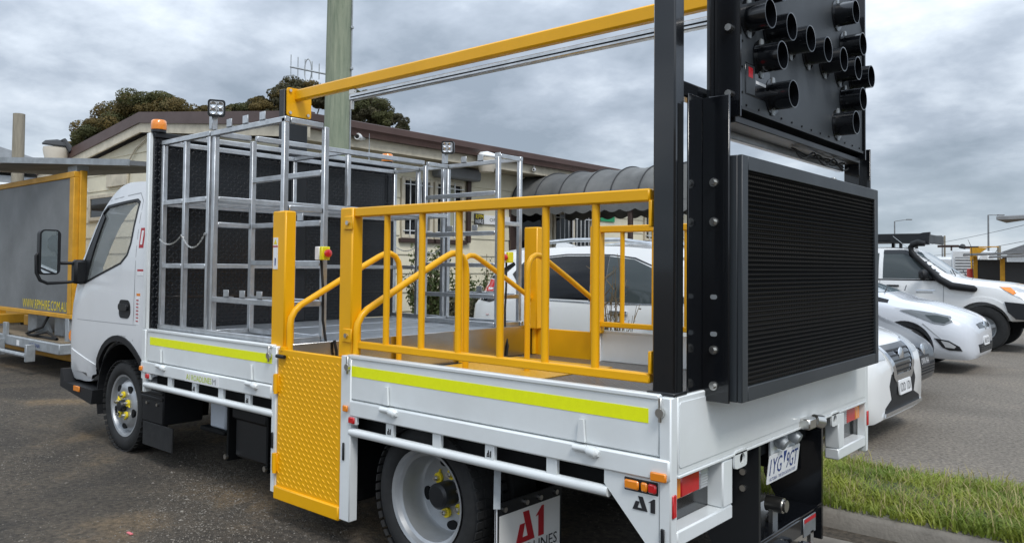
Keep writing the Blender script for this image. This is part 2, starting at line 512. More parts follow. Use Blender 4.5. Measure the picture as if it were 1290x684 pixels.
def lettering(parent, s, fn, w, h, m, name='lettering', ext=0.0015):
    """text fitted to w x h; fn maps (u, v, depth) to world"""
    cu = bpy.data.curves.new('t', 'FONT'); cu.body = s; cu.extrude = 0.0; cu.resolution_u = 2
    o = bpy.data.objects.new('t', cu); COL.objects.link(o)
    bpy.context.view_layer.update()
    me = bpy.data.meshes.new_from_object(o.evaluated_get(bpy.context.evaluated_depsgraph_get()))
    bpy.data.objects.remove(o)
    xs = [v.co.x for v in me.vertices]; ys = [v.co.y for v in me.vertices]
    x0, x1, y0, y1 = min(xs), max(xs), min(ys), max(ys)
    og = org_of(parent)
    for v in me.vertices:
        v.co = Vector(fn((v.co.x - x0) / (x1 - x0) * w, (v.co.y - y0) / (y1 - y0) * h, ext)) - og
    return link(name, me, m, parent)
def patch(parent, bvh, poly, axis, name, m, off=0.004, step=0.06, depth=0.012, frm=None, label=None, kind=None):
    """flush panel: polygon drawn in a projection plane, laid on a body surface, with a rim going into the body.
    axis 'y-'/'y+' : polygon (x,z) seen along Y; 'x+'/'x-' : (y,z) along X; 'z+' : (x,y) from above"""
    bm = bmesh.new()
    vs_ = []
    for u, v in poly:
        vs_.append(bm.verts.new((u, v, 0)))
    bm.faces.new(vs_)
    us = [p[0] for p in poly]; vv = [p[1] for p in poly]
    for k, (lo, hi) in enumerate(((min(us), max(us)), (min(vv), max(vv)))):
        n = int((hi - lo) / step)
        for i in range(1, n + 1):
            co = [0, 0, 0]; co[k] = lo + (hi - lo) * i / (n + 1)
            no = [0, 0, 0]; no[k] = 1
            bmesh.ops.bisect_plane(bm, geom=bm.verts[:] + bm.edges[:] + bm.faces[:], plane_co=co, plane_no=no)
    bmesh.ops.triangulate(bm, faces=[f for f in bm.faces if len(f.verts) > 4])
    sgn = -1 if axis[1] == '-' else 1
    far = 60.0
    og = org_of(parent)
    inner = {}
    for v in bm.verts:
        u, w = v.co.x, v.co.y
        if axis[0] == 'y': o_ = Vector((u, sgn * far, w)); d_ = Vector((0, -sgn, 0))
        elif axis[0] == 'x': o_ = Vector((sgn * far, u, w)); d_ = Vector((-sgn, 0, 0))
        else: o_ = Vector((u, w, far)); d_ = Vector((0, 0, -1))
        hit, nor, _, _ = bvh.ray_cast(o_, d_)
        if hit is None:
            hit, nor, _, _ = bvh.find_nearest(o_ + d_ * (far - (frm if frm is not None else 0)))
        if nor.dot(d_) > 0: nor = -nor
        v.co = hit + nor * off - og
        inner[v] = nor
    bnd = [e for e in bm.edges if e.is_boundary]
    ret = bmesh.ops.extrude_edge_only(bm, edges=bnd)
    src = {}
    new = [g for g in ret['geom'] if isinstance(g, bmesh.types.BMVert)]
    bm.verts.ensure_lookup_table()
    for v in new:
        best = None
        for e_ in v.link_edges:
            o2 = e_.other_vert(v)
            if o2 in inner: best = o2
        if best is not None: v.co = best.co - inner[best] * depth
    bmesh.ops.recalc_face_normals(bm, faces=bm.faces)
    me = bpy.data.meshes.new(name); bm.to_mesh(me); bm.free()
    # outside faces must look away from the body
    if me.polygons:
        me.polygons.foreach_set('use_smooth', [True] * len(me.polygons)); me.set_sharp_from_angle(angle=R(30))
    return link(name, me, m, parent, label, kind)
def ringpoly(cx, cz, r0, r1, a0, a1, n=20):
    o_ = [(cx + r1 * math.cos(R(a0 + (a1 - a0) * i / n)), cz + r1 * math.sin(R(a0 + (a1 - a0) * i / n))) for i in range(n + 1)]
    i_ = [(cx + r0 * math.cos(R(a1 + (a0 - a1) * i / n)), cz + r0 * math.sin(R(a1 + (a0 - a1) * i / n))) for i in range(n + 1)]
    return o_ + i_
def rrect(u0, v0, u1, v1, r, n=4):
    o_ = []
    for cx_, cy_, a in ((u1 - r, v1 - r, 0), (u0 + r, v1 - r, 90), (u0 + r, v0 + r, 180), (u1 - r, v0 + r, 270)):
        for i in range(n + 1):
            t = R(a + 90 * i / n); o_.append((cx_ + r * math.cos(t), cy_ + r * math.sin(t)))
    return o_
def herm(xs, ys, x):
    n = len(xs)
    if x <= xs[0]: return ys[0]
    if x >= xs[-1]: return ys[-1]
    for i in range(n - 1):
        if x <= xs[i + 1]: break
    h = [xs[k + 1] - xs[k] for k in range(n - 1)]
    d = [(ys[k + 1] - ys[k]) / h[k] for k in range(n - 1)]
    def sl(k):
        if k == 0: return d[0]
        if k == n - 1: return d[-1]
        if d[k - 1] * d[k] <= 0: return 0.0
        w1 = 2 * h[k] + h[k - 1]; w2 = h[k] + 2 * h[k - 1]
        return (w1 + w2) / (w1 / d[k - 1] + w2 / d[k])
    t = (x - xs[i]) / h[i]
    m0, m1 = sl(i) * h[i], sl(i + 1) * h[i]
    return (2 * t**3 - 3 * t**2 + 1) * ys[i] + (t**3 - 2 * t**2 + t) * m0 + (-2 * t**3 + 3 * t**2) * ys[i + 1] + (t**3 - t**2) * m1
def loft(sections, fn, nx=90, crown=0.03, crease=0.05):
    """sections: x, zb, zs, zr, wb, wm, ws, wr ; ring: underside - sill - side - belt - roof edge - centre; fn(x,y,z)->world"""
    xs = [s_[0] for s_ in sections]
    cols = list(zip(*sections))
    samp = []
    for i in range(len(xs) - 1):
        k = max(2, int(round(nx * (xs[i + 1] - xs[i]) / (xs[-1] - xs[0]))))
        samp += [xs[i] + (xs[i + 1] - xs[i]) * j / k for j in range(k)]
    samp.append(xs[-1])
    mb = MB(); rings = []
    for x in samp:
        zb, zs_, zr, wb, wm_, ws_, wr = [herm(xs, c, x) for c in cols[1:]]
        zm = zb + (zs_ - zb) * 0.55
        half = [(0, zb), (wb * .6, zb), (wb, zb + 0.01), (wb + (wm_ - wb) * .7, zb + (zm - zb) * .25), (wm_ * .995, zb + (zm - zb) * .6), (wm_, zm),
                (wm_ * .992, zm + (zs_ - zm) * .5), (ws_ + (wm_ - ws_) * .35, zs_ - (zs_ - zm) * .14), (ws_, zs_)]
        nn = 7
        for j in range(1, nn + 1):
            t = j / nn
            y = ws_ + (wr - ws_) * t
            half.append((y + 0.025 * math.sin(math.pi * t) * (1 if zr - zs_ > .25 else .3), zs_ + (zr - crown - zs_) * (t ** 0.93)))
        for t in (.3, .6, .8, 1.0):
            half.append((wr * (1 - t) + 0, zr - crown + crown * (1 - (1 - t) ** 2.2)))
        ring = half + [(-y, z) for y, z in half[-2:0:-1]]
        rings.append(len(mb.v))
        mb.v += [tuple(fn(x, y, z)) for y, z in ring]
        n = len(ring)
    for i in range(len(rings) - 1):
        for k in range(n):
            a, b = rings[i] + k, rings[i] + (k + 1) % n
            mb.f.append((a, b, b + n, a + n))
    mb.f.append(tuple(rings[0] + k for k in range(n))[::-1])
    mb.f.append(tuple(rings[-1] + k for k in range(n)))
    return mb
def bvh_of(mb):
    return BVHTree.FromPolygons([Vector(v) for v in mb.v], mb.f)
def tyre_prof(r, rr, w, bulge=.012):
    h = w / 2
    return [(-h * .80, rr), (-h * .92, rr + .012), (-h - bulge * .3, rr + (r - rr) * .35), (-h, rr + (r - rr) * .6), (-h * .95, r - .022), (-h * .82, r - .006), (-h * .3, r), (h * .3, r), (h * .82, r - .006), (h * .95, r - .022), (h, rr + (r - rr) * .6), (h + bulge * .3, rr + (r - rr) * .35), (h * .92, rr + .012), (h * .80, rr)]
# =================================================================== THE SETTING
def sheet(name, x0, y0, x1, y1, z, m, n=1):
    mb = MB()
    for i in range(n + 1):
        for j in range(n + 1):
            mb.v.append((x0 + (x1 - x0) * i / n, y0 + (y1 - y0) * j / n, z))
    for i in range(n):
        for j in range(n):
            a = i * (n + 1) + j
            mb.f.append((a, a + n + 1, a + n + 2, a + 1))
    o = link(name, to_mesh(name, mb, 0), m, kind='structure')
    return o
sheet('ground', -300, -300, 300, 300, 0.0, 'dirt')
sheet('car_park', -7.6, 3.42, 60, 120, 0.004, 'asphalt')
# kerb: profile along X, with a concrete gutter tray
kp = [(2.045, .0), (2.05, .012), (2.07, .068), (2.095, .085), (2.20, .088), (2.20, .0)]
kerb = link('kerb', to_mesh('kerb', MB()), None, kind='structure')
kerb.data.materials.append(MATS['concrete'])
x = -7.6
while x < 9:
    kb = MB().prism([(a, b) for a, b in kp], YZ, x + .004, x + 1.196)
    part('kerb_stone', kb, 'concrete', kerb)
    part('gutter_slab', MB().add([(x + .004, 1.66, .001), (x + 1.196, 1.66, .001), (x + 1.196, 1.66, .010), (x + .004, 1.66, .010), (x + .004, 1.86, .001), (x + 1.196, 1.86, .001), (x + 1.196, 1.86, .006), (x + .004, 1.86, .006)], [(0, 1, 2, 3), (4, 7, 6, 5), (3, 2, 6, 7), (0, 4, 5, 1), (0, 3, 7, 4), (1, 5, 6, 2)]), 'concrete', kerb)
    x += 1.2
# grass verge: soil bed and blades
vb_ = MB(); nx_, ny_ = 60, 10
for i in range(nx_ + 1):
    for j in range(ny_ + 1):
        xx = -7.6 + 17.6 * i / nx_; yy = 2.19 + 1.25 * j / ny_
        edge = min(1, j / 2, (ny_ - j) / 2)
        vb_.v.append((xx, yy, .025 + .05 * (1 - j / ny_) + .03 * edge * (1 + math.sin(xx * 3.1 + yy * 5) * .5)))
for i in range(nx_):
    for j in range(ny_):
        a = i * (ny_ + 1) + j; vb_.f.append((a, a + ny_ + 1, a + ny_ + 2, a + 1))
link('verge_soil', to_mesh('verge_soil', vb_), 'soil', kind='structure')
def blades(n, x0, x1, y0, y1, hmin, hmax, m, name, label, lean=.5, wid=.004, zf=None):
    mb = MB()
    for _ in range(n):
        x, y = random.uniform(x0, x1), random.uniform(y0, y1)
        clump = .5 + .5 * math.sin(x * 4.3 + 1.7 * math.sin(y * 5.1)) * math.sin(y * 6.2 + x * 1.3)
        h = random.uniform(hmin, hmax) * (.55 + .6 * clump)
        a = random.uniform(0, 6.283); l = random.uniform(.15, 1) * lean * h
        dx, dy = math.cos(a), math.sin(a); w = wid * random.uniform(.6, 1.3)
        z = zf(x, y) if zf else 0
        px, py = -dy * w, dx * w
        n0 = len(mb.v)
        mb.v += [(x - px, y - py, z), (x + px, y + py, z), (x - px * .8 + dx * l * .35, y - py * .8 + dy * l * .35, z + h * .6), (x + px * .8 + dx * l * .35, y + py * .8 + dy * l * .35, z + h * .6), (x + dx * l, y + dy * l, z + h * random.uniform(.8, 1))]
        mb.f += [(n0, n0 + 1, n0 + 3, n0 + 2), (n0 + 2, n0 + 3, n0 + 4)]
    me = to_mesh(name, mb, 0, False)
    o = link(name, me, m, kind='stuff')
    o['label'] = label; o['category'] = 'grass'
    return o
zg = lambda x, y: .036 + .052 * (1 - (y - 2.19) / 1.25)
blades(52000, -4.0, 3.0, 2.115, 3.46, .03, .11, 'grass_a', 'grass', 'green grass growing on the verge behind the kerb', 1.5, .0042, zg)
blades(5000, -4.0, 3.0, 2.13, 3.50, .05, .19, 'grass_dry', 'dry_grass', 'dry straw-coloured grass stems mixed into the verge', 1.0, .0035, zg)
# loose gravel on the yard
gm = MB(); base = [(1, 0, 0), (-1, 0, 0), (0, 1, 0), (0, -1, 0), (0, 0, 1), (0, 0, -.4)]
bf = [(0, 2, 4), (2, 1, 4), (1, 3, 4), (3, 0, 4), (2, 0, 5), (1, 2, 5), (3, 1, 5), (0, 3, 5)]
cnt = 0
while cnt < 16000:
    x, y = random.uniform(-9, 3), random.uniform(-3.0, 1.7)
    if cnt > 13500:
        t_ = random.uniform(-1, 1); x, y = -3.0 + t_ * 1.1 + random.gauss(0, .22), -.15 - t_ * .75 + random.gauss(0, .2)
    d = .5 + .5 * math.sin(x * 1.9 + 2 * math.sin(y * 1.3)) * math.sin(y * 2.7 - x * .6)
    if cnt <= 13500 and random.random() > .05 + d ** 3: continue
    s = random.uniform(.0022, .0062) * (1.9 if random.random() < .03 else 1)
    a = random.uniform(0, 6.28); ca, sa = math.cos(a), math.sin(a)
    sx, sy, sz = s * random.uniform(.7, 1.5), s * random.uniform(.6, 1.1), s * random.uniform(.4, .8)
    gm.add([(x + ca * px * sx - sa * py * sy, y + sa * px * sx + ca * py * sy, .001 + pz * sz) for px, py, pz in base], bf)
    cnt += 1
o = link('gravel', to_mesh('gravel', gm, 0, False), 'pebble', kind='stuff'); o['label'] = 'loose pale gravel scattered over the dirt yard'; o['category'] = 'gravel'
solo('litter', MB().box((-2.93, -.62, .002), (-2.88, -.605, .008), .001), mat('litter_pink', (.7, .18, .2), .5), 'small pink plastic scrap lying on the dirt yard', 'litter')

# =================================================================== OFFICE BUILDING (gable towards -Y, long wall towards +X)
BX, BY = -8.0, 3.76
bld = root('office_building', (-12.4, 10, 0), 'cream weatherboard office building with brown gutters and barred windows', 'building')
GL, GR, GA = -16.9, BX, -12.45        # gable: left, right, apex
eave = 3.18
wl = part('wall', MB().box((BX - .16, BY + .02, 0), (BX - .03, 17.5, eave)).box((BX - .16, BY + .02, eave), (BX - .03, 17.5, eave + .05)), 'cream_trim', bld)
gw = part('wall', MB().prism([(GL, 0), (GR - .03, 0), (GR - .03, eave), (GA, eave + .55), (GL, eave)], XZ, BY + .02, BY + .15), 'cream_trim', bld)
part('wall', MB().box((GL, BY + .15, 0), (GL + .1, 17.5, eave)).box((GL, 17.4, 0), (GR - .03, 17.5, eave)), 'cream_trim', bld)
# weatherboards: each board overlaps the one below
bh = .30
k = 0; z = .12
openings = [(5.72, 7.18, 1.86, 2.88), (9.66, 11.06, 1.4, 2.55), (13.05, 15.05, 2.03, 2.9), (8.42, 9.5, 0, 2.6)]
while z < eave - .05:
    z1 = min(z + bh, eave)
    segs = [(BY, 17.5)]
    for (a, b, oz0, oz1) in openings:
        if z1 > oz0 + .1 and z < oz1 - .1:
            ns = []
            for s0, s1 in segs:
                if b <= s0 or a >= s1: ns.append((s0, s1)); continue
                if a > s0: ns.append((s0, a))
                if b < s1: ns.append((b, s1))
            segs = ns
    for s0, s1 in segs:
        part('weatherboard', MB().add([(BX - .03, s0, z), (BX + .002, s0, z), (BX - .016, s0, z1), (BX - .03, s0, z1), (BX - .03, s1, z), (BX + .002, s1, z), (BX - .016, s1, z1), (BX - .03, s1, z1)],
             [(0, 1, 2, 3), (4, 7, 6, 5), (1, 5, 6, 2), (0, 4, 5, 1), (3, 2, 6, 7), (0, 3, 7, 4)]), 'cream_board', wl, smooth=0)
    z += bh
z = .12
while z < eave + .48:
    z1 = z + bh
    hw = lambda zz: 1.0 if zz <= eave else max(0, 1 - (zz - eave) / .55)
    xl = GA + (GL - GA) * hw(z); xr = GA + (GR - GA) * hw(z); xl1 = GA + (GL - GA) * hw(min(z1, eave + .54)); xr1 = GA + (GR - GA) * hw(min(z1, eave + .54)); z1 = min(z1, eave + .54)
    part('weatherboard', MB().add([(xl, BY - .002, z), (xr, BY - .002, z), (xr1, BY + .014, z1), (xl1, BY + .014, z1), (xl, BY + .02, z), (xr, BY + .02, z), (xr1, BY + .02, z1), (xl1, BY + .02, z1)],
         [(0, 1, 2, 3), (4, 7, 6, 5), (0, 4, 5, 1), (2, 6, 7, 3), (1, 5, 6, 2), (0, 3, 7, 4)]), 'cream_board', gw, smooth=0)
    z += bh
# roof
OV = .45
zr_ = lambda x: eave + .16 + .75 * (1 - abs(x - GA) / (GR - GA))
y0r, y1r = BY - .15, 17.9
xl, xr = GL - OV, GR + OV
zl = 3.27
rf = part('roof', MB().prism([(xl, zl + .13), (GA, zl + .13 + .58), (xr, zl + .13), (xr, zl + .18), (GA, zl + .18 + .58), (xl, zl + .18)], XZ, y0r, y1r), 'roof_tin', bld)
part('gutter', MB().prism([(xr, zl), (xr + .09, zl - .0), (xr + .105, zl + .07), (xr + .13, zl + .10), (xr + .13, zl + .19), (xr + .115, zl + .20), (xr, zl + .20)], XZ, y0r - .02, y1r), 'brown_metal', rf)
part('gutter', MB().prism([(xl, zl), (xl - .13, zl + .10), (xl - .13, zl + .19), (xl, zl + .20)], XZ, y0r, y1r), 'brown_metal', rf)
for (xa, za, xb, zb) in ((xl, zl + .10, GA, zl + .68), (GA, zl + .68, xr + .1, zl + .09)):
    part('barge_cap', MB().add([(xa, y0r - .04, za - .06), (xb, y0r - .04, zb - .06), (xb, y0r - .04, zb + .13), (xa, y0r - .04, za + .13), (xa, y0r + .1, za - .06), (xb, y0r + .1, zb - .06), (xb, y0r + .1, zb + .13), (xa, y0r + .1, za + .13)],
         [(0, 1, 2, 3), (4, 7, 6, 5), (0, 4, 5, 1), (3, 2, 6, 7), (0, 3, 7, 4), (1, 5, 6, 2)]), 'brown_metal', rf, smooth=0)
    part('barge_board', MB().add([(xa, y0r - .01, za - .22), (xb, y0r - .01, zb - .22), (xb, y0r - .01, zb - .04), (xa, y0r - .01, za - .04), (xa, y0r + .03, za - .22), (xb, y0r + .03, zb - .22), (xb, y0r + .03, zb - .04), (xa, y0r + .03, za - .04)],
         [(0, 1, 2, 3), (4, 7, 6, 5), (0, 4, 5, 1), (3, 2, 6, 7), (0, 3, 7, 4), (1, 5, 6, 2)]), 'cream_trim', rf, smooth=0)
part('fascia', MB().box((xr - .03, y0r, zl - .15), (xr - .001, y1r, zl + .12)), 'cream_trim', rf)
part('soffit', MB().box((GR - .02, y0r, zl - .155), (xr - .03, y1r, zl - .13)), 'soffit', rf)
# windows with bars
def window(y0, y1, z0, z1, bars, div, curtain, name='window'):
    w = part(name, MB().box((BX - .029, y0 + .05, z0 + .05), (BX - .022, y1 - .05, z1 - .05)), 'glass_dark', bld)
    for a in ((y0, y0 + .07, z0, z1), (y1 - .07, y1, z0, z1), (y0 + .07, y1 - .07, z0, z0 + .06), (y0 + .07, y1 - .07, z1 - .06, z1)):
        part('frame', MB().box((BX - .029, a[0], a[2]), (BX + .02, a[1], a[3]), .004), 'cream_trim', w)
    for yv_ in div:
        part('mullion', MB().box((BX - .021, yv_ - .035, z0 + .06), (BX + .012, yv_ + .035, z1 - .06), .004), 'cream_trim', w)
    part('sill', MB().box((BX - .05, y0 - .04, z0 - .07), (BX + .05, y1 + .04, z0 - .003), .005), 'brown_trim', w)
    for c0, c1 in curtain:
        cb = MB(); n = int((c1 - c0) / .03)
        for i in range(n):
            a = c0 + i * .03
            cb.box((BX - .0205, a + .002, z0 + .08), (BX - .0185 + .003 * (i % 2), a + .027, z1 - .08))
        part('blind', cb, mat('blind%g' % c0, (.42, .42, .32), .8), w)
    nb = int((y1 - y0 - .1) / bars)
    for i in range(1, nb):
        yy = y0 + .05 + (y1 - y0 - .1) * i / nb
        part('window_bar', MB().tube([(BX + .03, yy, z0 + .03), (BX + .03, yy, z1 - .03)], .010, 6), 'far_white', w)
    for zz in (z0 + .12, z1 - .12):
        part('window_bar', MB().bar((BX + .03, y0 + .03, zz), (BX + .03, y1 - .03, zz), .018, .014), 'far_white', w)
    return w
window(5.74, 6.42, 1.88, 2.86, .11, [], [])
window(6.46, 7.16, 1.88, 2.86, .2, [], [(6.62, 7.0)])
window(9.68, 11.04, 1.42, 2.54, .13, [10.36], [])
window(13.1, 15.0, 2.06, 2.88, .13, [14.0], [(13.3, 13.8)])
part('roller_shutter', MB().box((BX, 6.38, 2.90), (BX + .2, 7.40, 3.10), .03), 'far_grey', bld)
part('shutter_guide', MB().box((BX + .022, 7.19, 1.84), (BX + .07, 7.28, 2.95), .006), 'brown_trim', bld)
dd = part('entry_door', MB().box((BX - .028, 8.46, .25), (BX - .012, 9.46, 2.58)), 'brown_trim', bld)
for y in (8.42, 9.46):
    part('door_jamb', MB().box((BX - .08, y - .06, .2), (BX + .02, y + .06, 2.64), .005), 'brown_trim', dd)
part('door_glass', MB().box((BX - .0115, 8.62, 1.0), (BX - .007, 9.30, 2.45)), 'glass_dark', dd)
part('door_handle', MB().tube([(BX - .04, 9.34, 1.2), (BX - .0, 9.34, 1.2), (BX - .0, 9.24, 1.2)], .012, 8), 'zinc', dd)
# gable window, conduit
gwd = part('window', MB().box((-14.9, BY - .012, 2.30), (-13.8, BY - .006, 2.70)), 'glass_dark', bld)
for a in ((-14.96, -14.88, 2.25, 2.75), (-13.82, -13.74, 2.25, 2.75), (-14.88, -13.82, 2.25, 2.32), (-14.88, -13.82, 2.68, 2.75)):
    part('frame', MB().box((a[0], BY - .03, a[2]), (a[1], BY - .004, a[3]), .004), 'cream_trim', gwd)
part('window_hood', MB().box((-14.1, BY - .05, 2.86), (-13.2, BY - .004, 3.16), .01), 'cream_trim', gwd)
part('conduit', MB().tube([(-11.6, BY - .03, 3.75), (-12.3, BY - .03, 3.70), (-12.9, BY - .03, 3.5), (-13.3, BY - .03, 3.2), (-13.5, BY - .03, 2.6)], .014, 6), 'cream_trim', bld)
# entrance canopy: half barrel standing out from the wall, ribs, valance, posts
AX0, AX1, AY0, AY1 = BX + .03, -4.75, 8.38, 10.02
can = None
cy_, cr_w = (AY0 + AY1) / 2, (AY1 - AY0) / 2
def arc(t, rx=cr_w, rz=.62): return (cy_ - rx * math.cos(t), 2.56 + rz * math.sin(t))
awn = tagged(link('entrance_canopy', to_mesh('entrance_canopy', MB()), None), 'dark grey canvas barrel canopy over the office entrance', 'canopy')
cloth = MB(); N, NB = 24, 48
for i in range(NB + 1):
    x = AX0 + (AX1 - AX0) * i / NB
    sag = .035 * (1 - abs(2 * ((i / 8) % 1) - 1)) if i % 8 else 0
    for j in range(N + 1):
        y, z = arc(math.pi * j / N, cr_w - sag, .62 - sag)
        cloth.v.append((x, y, z))
for i in range(NB):
    for j in range(N):
        a = i * (N + 1) + j; cloth.f.append((a, a + 1, a + N + 2, a + N + 1))
awn.data = to_mesh('entrance_canopy', cloth, 60, True); awn.data.materials.append(MATS['awning_canvas'])
ORG[awn] = Vector((0, 0, 0))
end = MB().add([(AX1, *arc(math.pi * j / N)) for j in range(N + 1)], [tuple(range(N + 1))])
part('end_panel', end, 'awning_canvas', awn, smooth=0)
for k in range(0, 7):
    x = AX0 + (AX1 - AX0) * k / 6
    part('rib', MB().tube([(x, *arc(math.pi * j / N, cr_w + .006, .627)) for j in range(N + 1)], .012, 6), 'far_dark', awn)
def valance(pa, pb):
    mb = MB(); n = 90; pa, pb = Vector(pa), Vector(pb)
    L_ = (pb - pa).length; sc = L_ / max(1, round(L_ / .30))
    for i in range(n + 1):
        p = pa + (pb - pa) * i / n
        d = abs(math.sin(math.pi * (L_ * i / n) / sc)) * .05
        mb.v += [tuple(p), (p.x, p.y, p.z - .16 - d)]
    mb.f += [(2 * i, 2 * i + 2, 2 * i + 3, 2 * i + 1) for i in range(n)]
    part('valance', mb, 'awning_canvas', awn)
valance((AX0, AY0, 2.565), (AX1, AY0, 2.565)); valance((AX1, AY0, 2.565), (AX1, AY1, 2.565)); valance((AX0, AY1, 2.565), (AX1, AY1, 2.565))
for y in (AY0 + .05, AY1 - .05):
    for x in (-5.45,):
        part('canopy_post', MB().box((x - .035, y - .035, 0), (x + .035, y + .035, 2.57), .005), 'brown_trim', awn)
    part('canopy_rail', MB().box((AX0, y - .02, 2.53), (AX1, y + .02, 2.57)), 'far_dark', awn)
# signs, lamps and cameras on the building
sg_ = root('office_sign', (BX + .01, 7.98, 2.3), 'office sign with yellow and black company logo beside the entrance', 'sign')
part('sign_panel', MB().box((BX + .004, 7.655, 2.185), (BX + .02, 8.36, 2.345), .003), 'sticker_white', sg_)
lp = part('logo_panel', MB().box((BX + .004, 7.42, 2.175), (BX + .024, 7.65, 2.36), .003), 'ink_black', sg_)
lettering(lp, 'RPM', lambda u, v, w: (BX + .0245 + w, 7.437 + u, 2.272 + v), .195, .075, 'ink_yellow')
lettering(lp, 'HIRE', lambda u, v, w: (BX + .0245 + w, 7.437 + u, 2.19 + v), .195, .07, 'sticker_white')
lettering(sg_, 'OFFICE', lambda u, v, w: (BX + .0205 + w, 7.80 + u, 2.235 + v), .40, .06, 'ink_black')
gs = root('green_sign', (BX + .01, 11.55, 2.42), 'small green sign on the wall under the canopy', 'sign')
part('sign_panel', MB().box((BX + .004, 11.3, 2.42), (BX + .02, 11.84, 2.66), .003), 'sign_green', gs)
lettering(gs, 'REX', lambda u, v, w: (BX + .0205 + w, 11.45 + u, 2.49 + v), .24, .10, 'sticker_white')
def flood(name, c, d, label, scale=1.0):
    r_ = root(name, c, label, 'floodlight')
    c = Vector(c); s = scale
    part('lamp_bowl', MB().lathe([(0, .0), (0, .12 * s), (.03 * s, .13 * s), (.20 * s, .165 * s), (.24 * s, .16 * s), (.25 * s, .0)], c - Vector((0, 0, .16 * s)), (0, 0, 1), 20), mat('lamp_cream' + name, (.55, .50, .42), .5), r_)
    part('lamp_hood', MB().lathe([(0, .17 * s), (.02 * s, .175 * s), (.06 * s, .14 * s), (.09 * s, .0)], c + Vector((0, 0, .10 * s)), (.15, 0, 1), 20), 'sticker_white' if scale == 1.0 else 'far_dark', r_)
    part('lamp_arm', MB().tube([c + Vector((0, 0, .12 * s)), c + Vector(d) * .5 + Vector((0, 0, .16 * s)), c + Vector(d)], .035 * s, 8), 'far_dark', r_)
    return r_
flood('floodlight', (-7.42, 7.10, 3.17), (-.30, 0, .08), 'white shaded floodlight under the eave beside the roller shutter', 1.0)
flood('floodlight', (-15.75, 3.42, 3.62), (.3, .16, .03), 'dusty floodlight at the left end of the gable', 1.5)
for i, (c, lab) in enumerate((((-7.52, 4.52, 3.27), 'white security camera under the eave beside the timber pole'), ((-7.50, 8.45, 3.19), 'small security camera under the eave above the office sign'))):
    r_ = root('security_camera', c, lab, 'camera')
    c = Vector(c)
    s = 1.0 if i == 0 else .6
    part('camera_body', MB().lathe([(-.14 * s, .0), (-.14 * s, .055 * s), (.10 * s, .05 * s), (.12 * s, .042 * s), (.11 * s, .0)], c, (.55, -.8, -.1), 16), 'sticker_white', r_)
    part('camera_lens', MB().lathe([(.105 * s, .032 * s), (.118 * s, .03 * s), (.118 * s, .0)], c, (.55, -.8, -.1), 14), 'black_gloss', r_)
    part('camera_bracket', MB().tube([c, c + Vector((-.03, .04, .12))], .018 * s, 8), 'sticker_white', r_)

# =================================================================== POLES
pw = MB().tube([(-6.38, 3.27, 0), (-6.375, 3.272, 2.5), (-6.36, 3.28, 5.0), (-6.33, 3.285, 7.5)], [.165, .157, .148, .138], 28)
pole = root('utility_pole', (-6.38, 3.27, 0), 'weathered greenish timber utility pole between truck and office', 'pole')
part('pole_shaft', pw, 'pole_wood', pole)
part('pole_cable', MB().tube([(-6.24, 3.36, 0), (-6.235, 3.362, 3), (-6.22, 3.37, 7.4)], .010, 6), 'galv', pole)
for zz in (3.8, 4.3, 4.9):
    part('staple', MB().box((-6.25, 3.34, zz), (-6.21, 3.38, zz + .03), .003), 'galv', pole)
an = root('television_antenna', (-6.55, 3.2, 3.9), 'small aluminium television aerial fixed to the timber pole', 'antenna')
pa, pb = Vector((-6.85, 2.92, 3.85)), Vector((-6.47, 3.19, 3.75))
part('boom', MB().tube([pa, pb], .012, 6), 'galv', an)
for k in range(5):
    p = pa + (pb - pa) * (.02 + k * .19); h = .15 - .01 * k
    part('element', MB().tube([p - Vector((0, 0, h * .75)), p + Vector((0, 0, h))], .006, 5), 'galv', an)
lp_ = pa + (pb - pa) * .48
part('dipole_loop', MB().tube([lp_ + Vector((.035 * math.cos(t), .026 * math.cos(t), .14 * math.sin(t))) for t in [2 * math.pi * i / 20 for i in range(21)]], .007, 5), 'galv', an)
solo('timber_post', MB().tube([(-17.6, 3.3, 0), (-17.6, 3.3, 4.62)], [.13, .115], 14), 'post_wood', 'plain grey timber post left of the office roof', 'post')

# =================================================================== SHED at far left
sh = root('tin_shed', (-24, 2.5, 0), 'grey corrugated tin shed beyond the message board trailer', 'shed')
part('shed_wall', MB().box((-26.5, 1.5, 0), (-21.0, 5.5, 3.6)), 'shed_tin', sh)
part('shed_roof', MB().prism([(1.2, 4.15), (5.8, 4.15), (3.4, 4.75)], lambda u, v, w: (w, u, v - .35), -27, -20.8), 'shed_tin', sh)

# =================================================================== TREES AND SHRUBS
def leaf_cloud(mb, c, rad, n, size, flat=.75):
    for _ in range(n):
        while True:
            p = Vector((random.uniform(-1, 1), random.uniform(-1, 1), random.uniform(-1, 1)))
            if .15 < p.length < 1: break
        p = p.normalized() * (p.length ** .45)
        q = Vector((p.x * rad[0], p.y * rad[1], p.z * rad[2])) + c
        nrm = (p + Vector((random.uniform(-.8, .8), random.uniform(-.8, .8), random.uniform(-.4, .9)))).normalized()
        u = nrm.orthogonal().normalized(); a = random.uniform(0, 6.28)
        v = nrm.cross(u); u, v = u * math.cos(a) + v * math.sin(a), v * math.cos(a) - u * math.sin(a)
        s = size * random.uniform(.6, 1.4)
        n0 = len(mb.v)
        mb.v += [tuple(q - u * s), tuple(q + v * s * .55), tuple(q + u * s), tuple(q - v * s * .55)]
        mb.f.append((n0, n0 + 1, n0 + 2, n0 + 3))
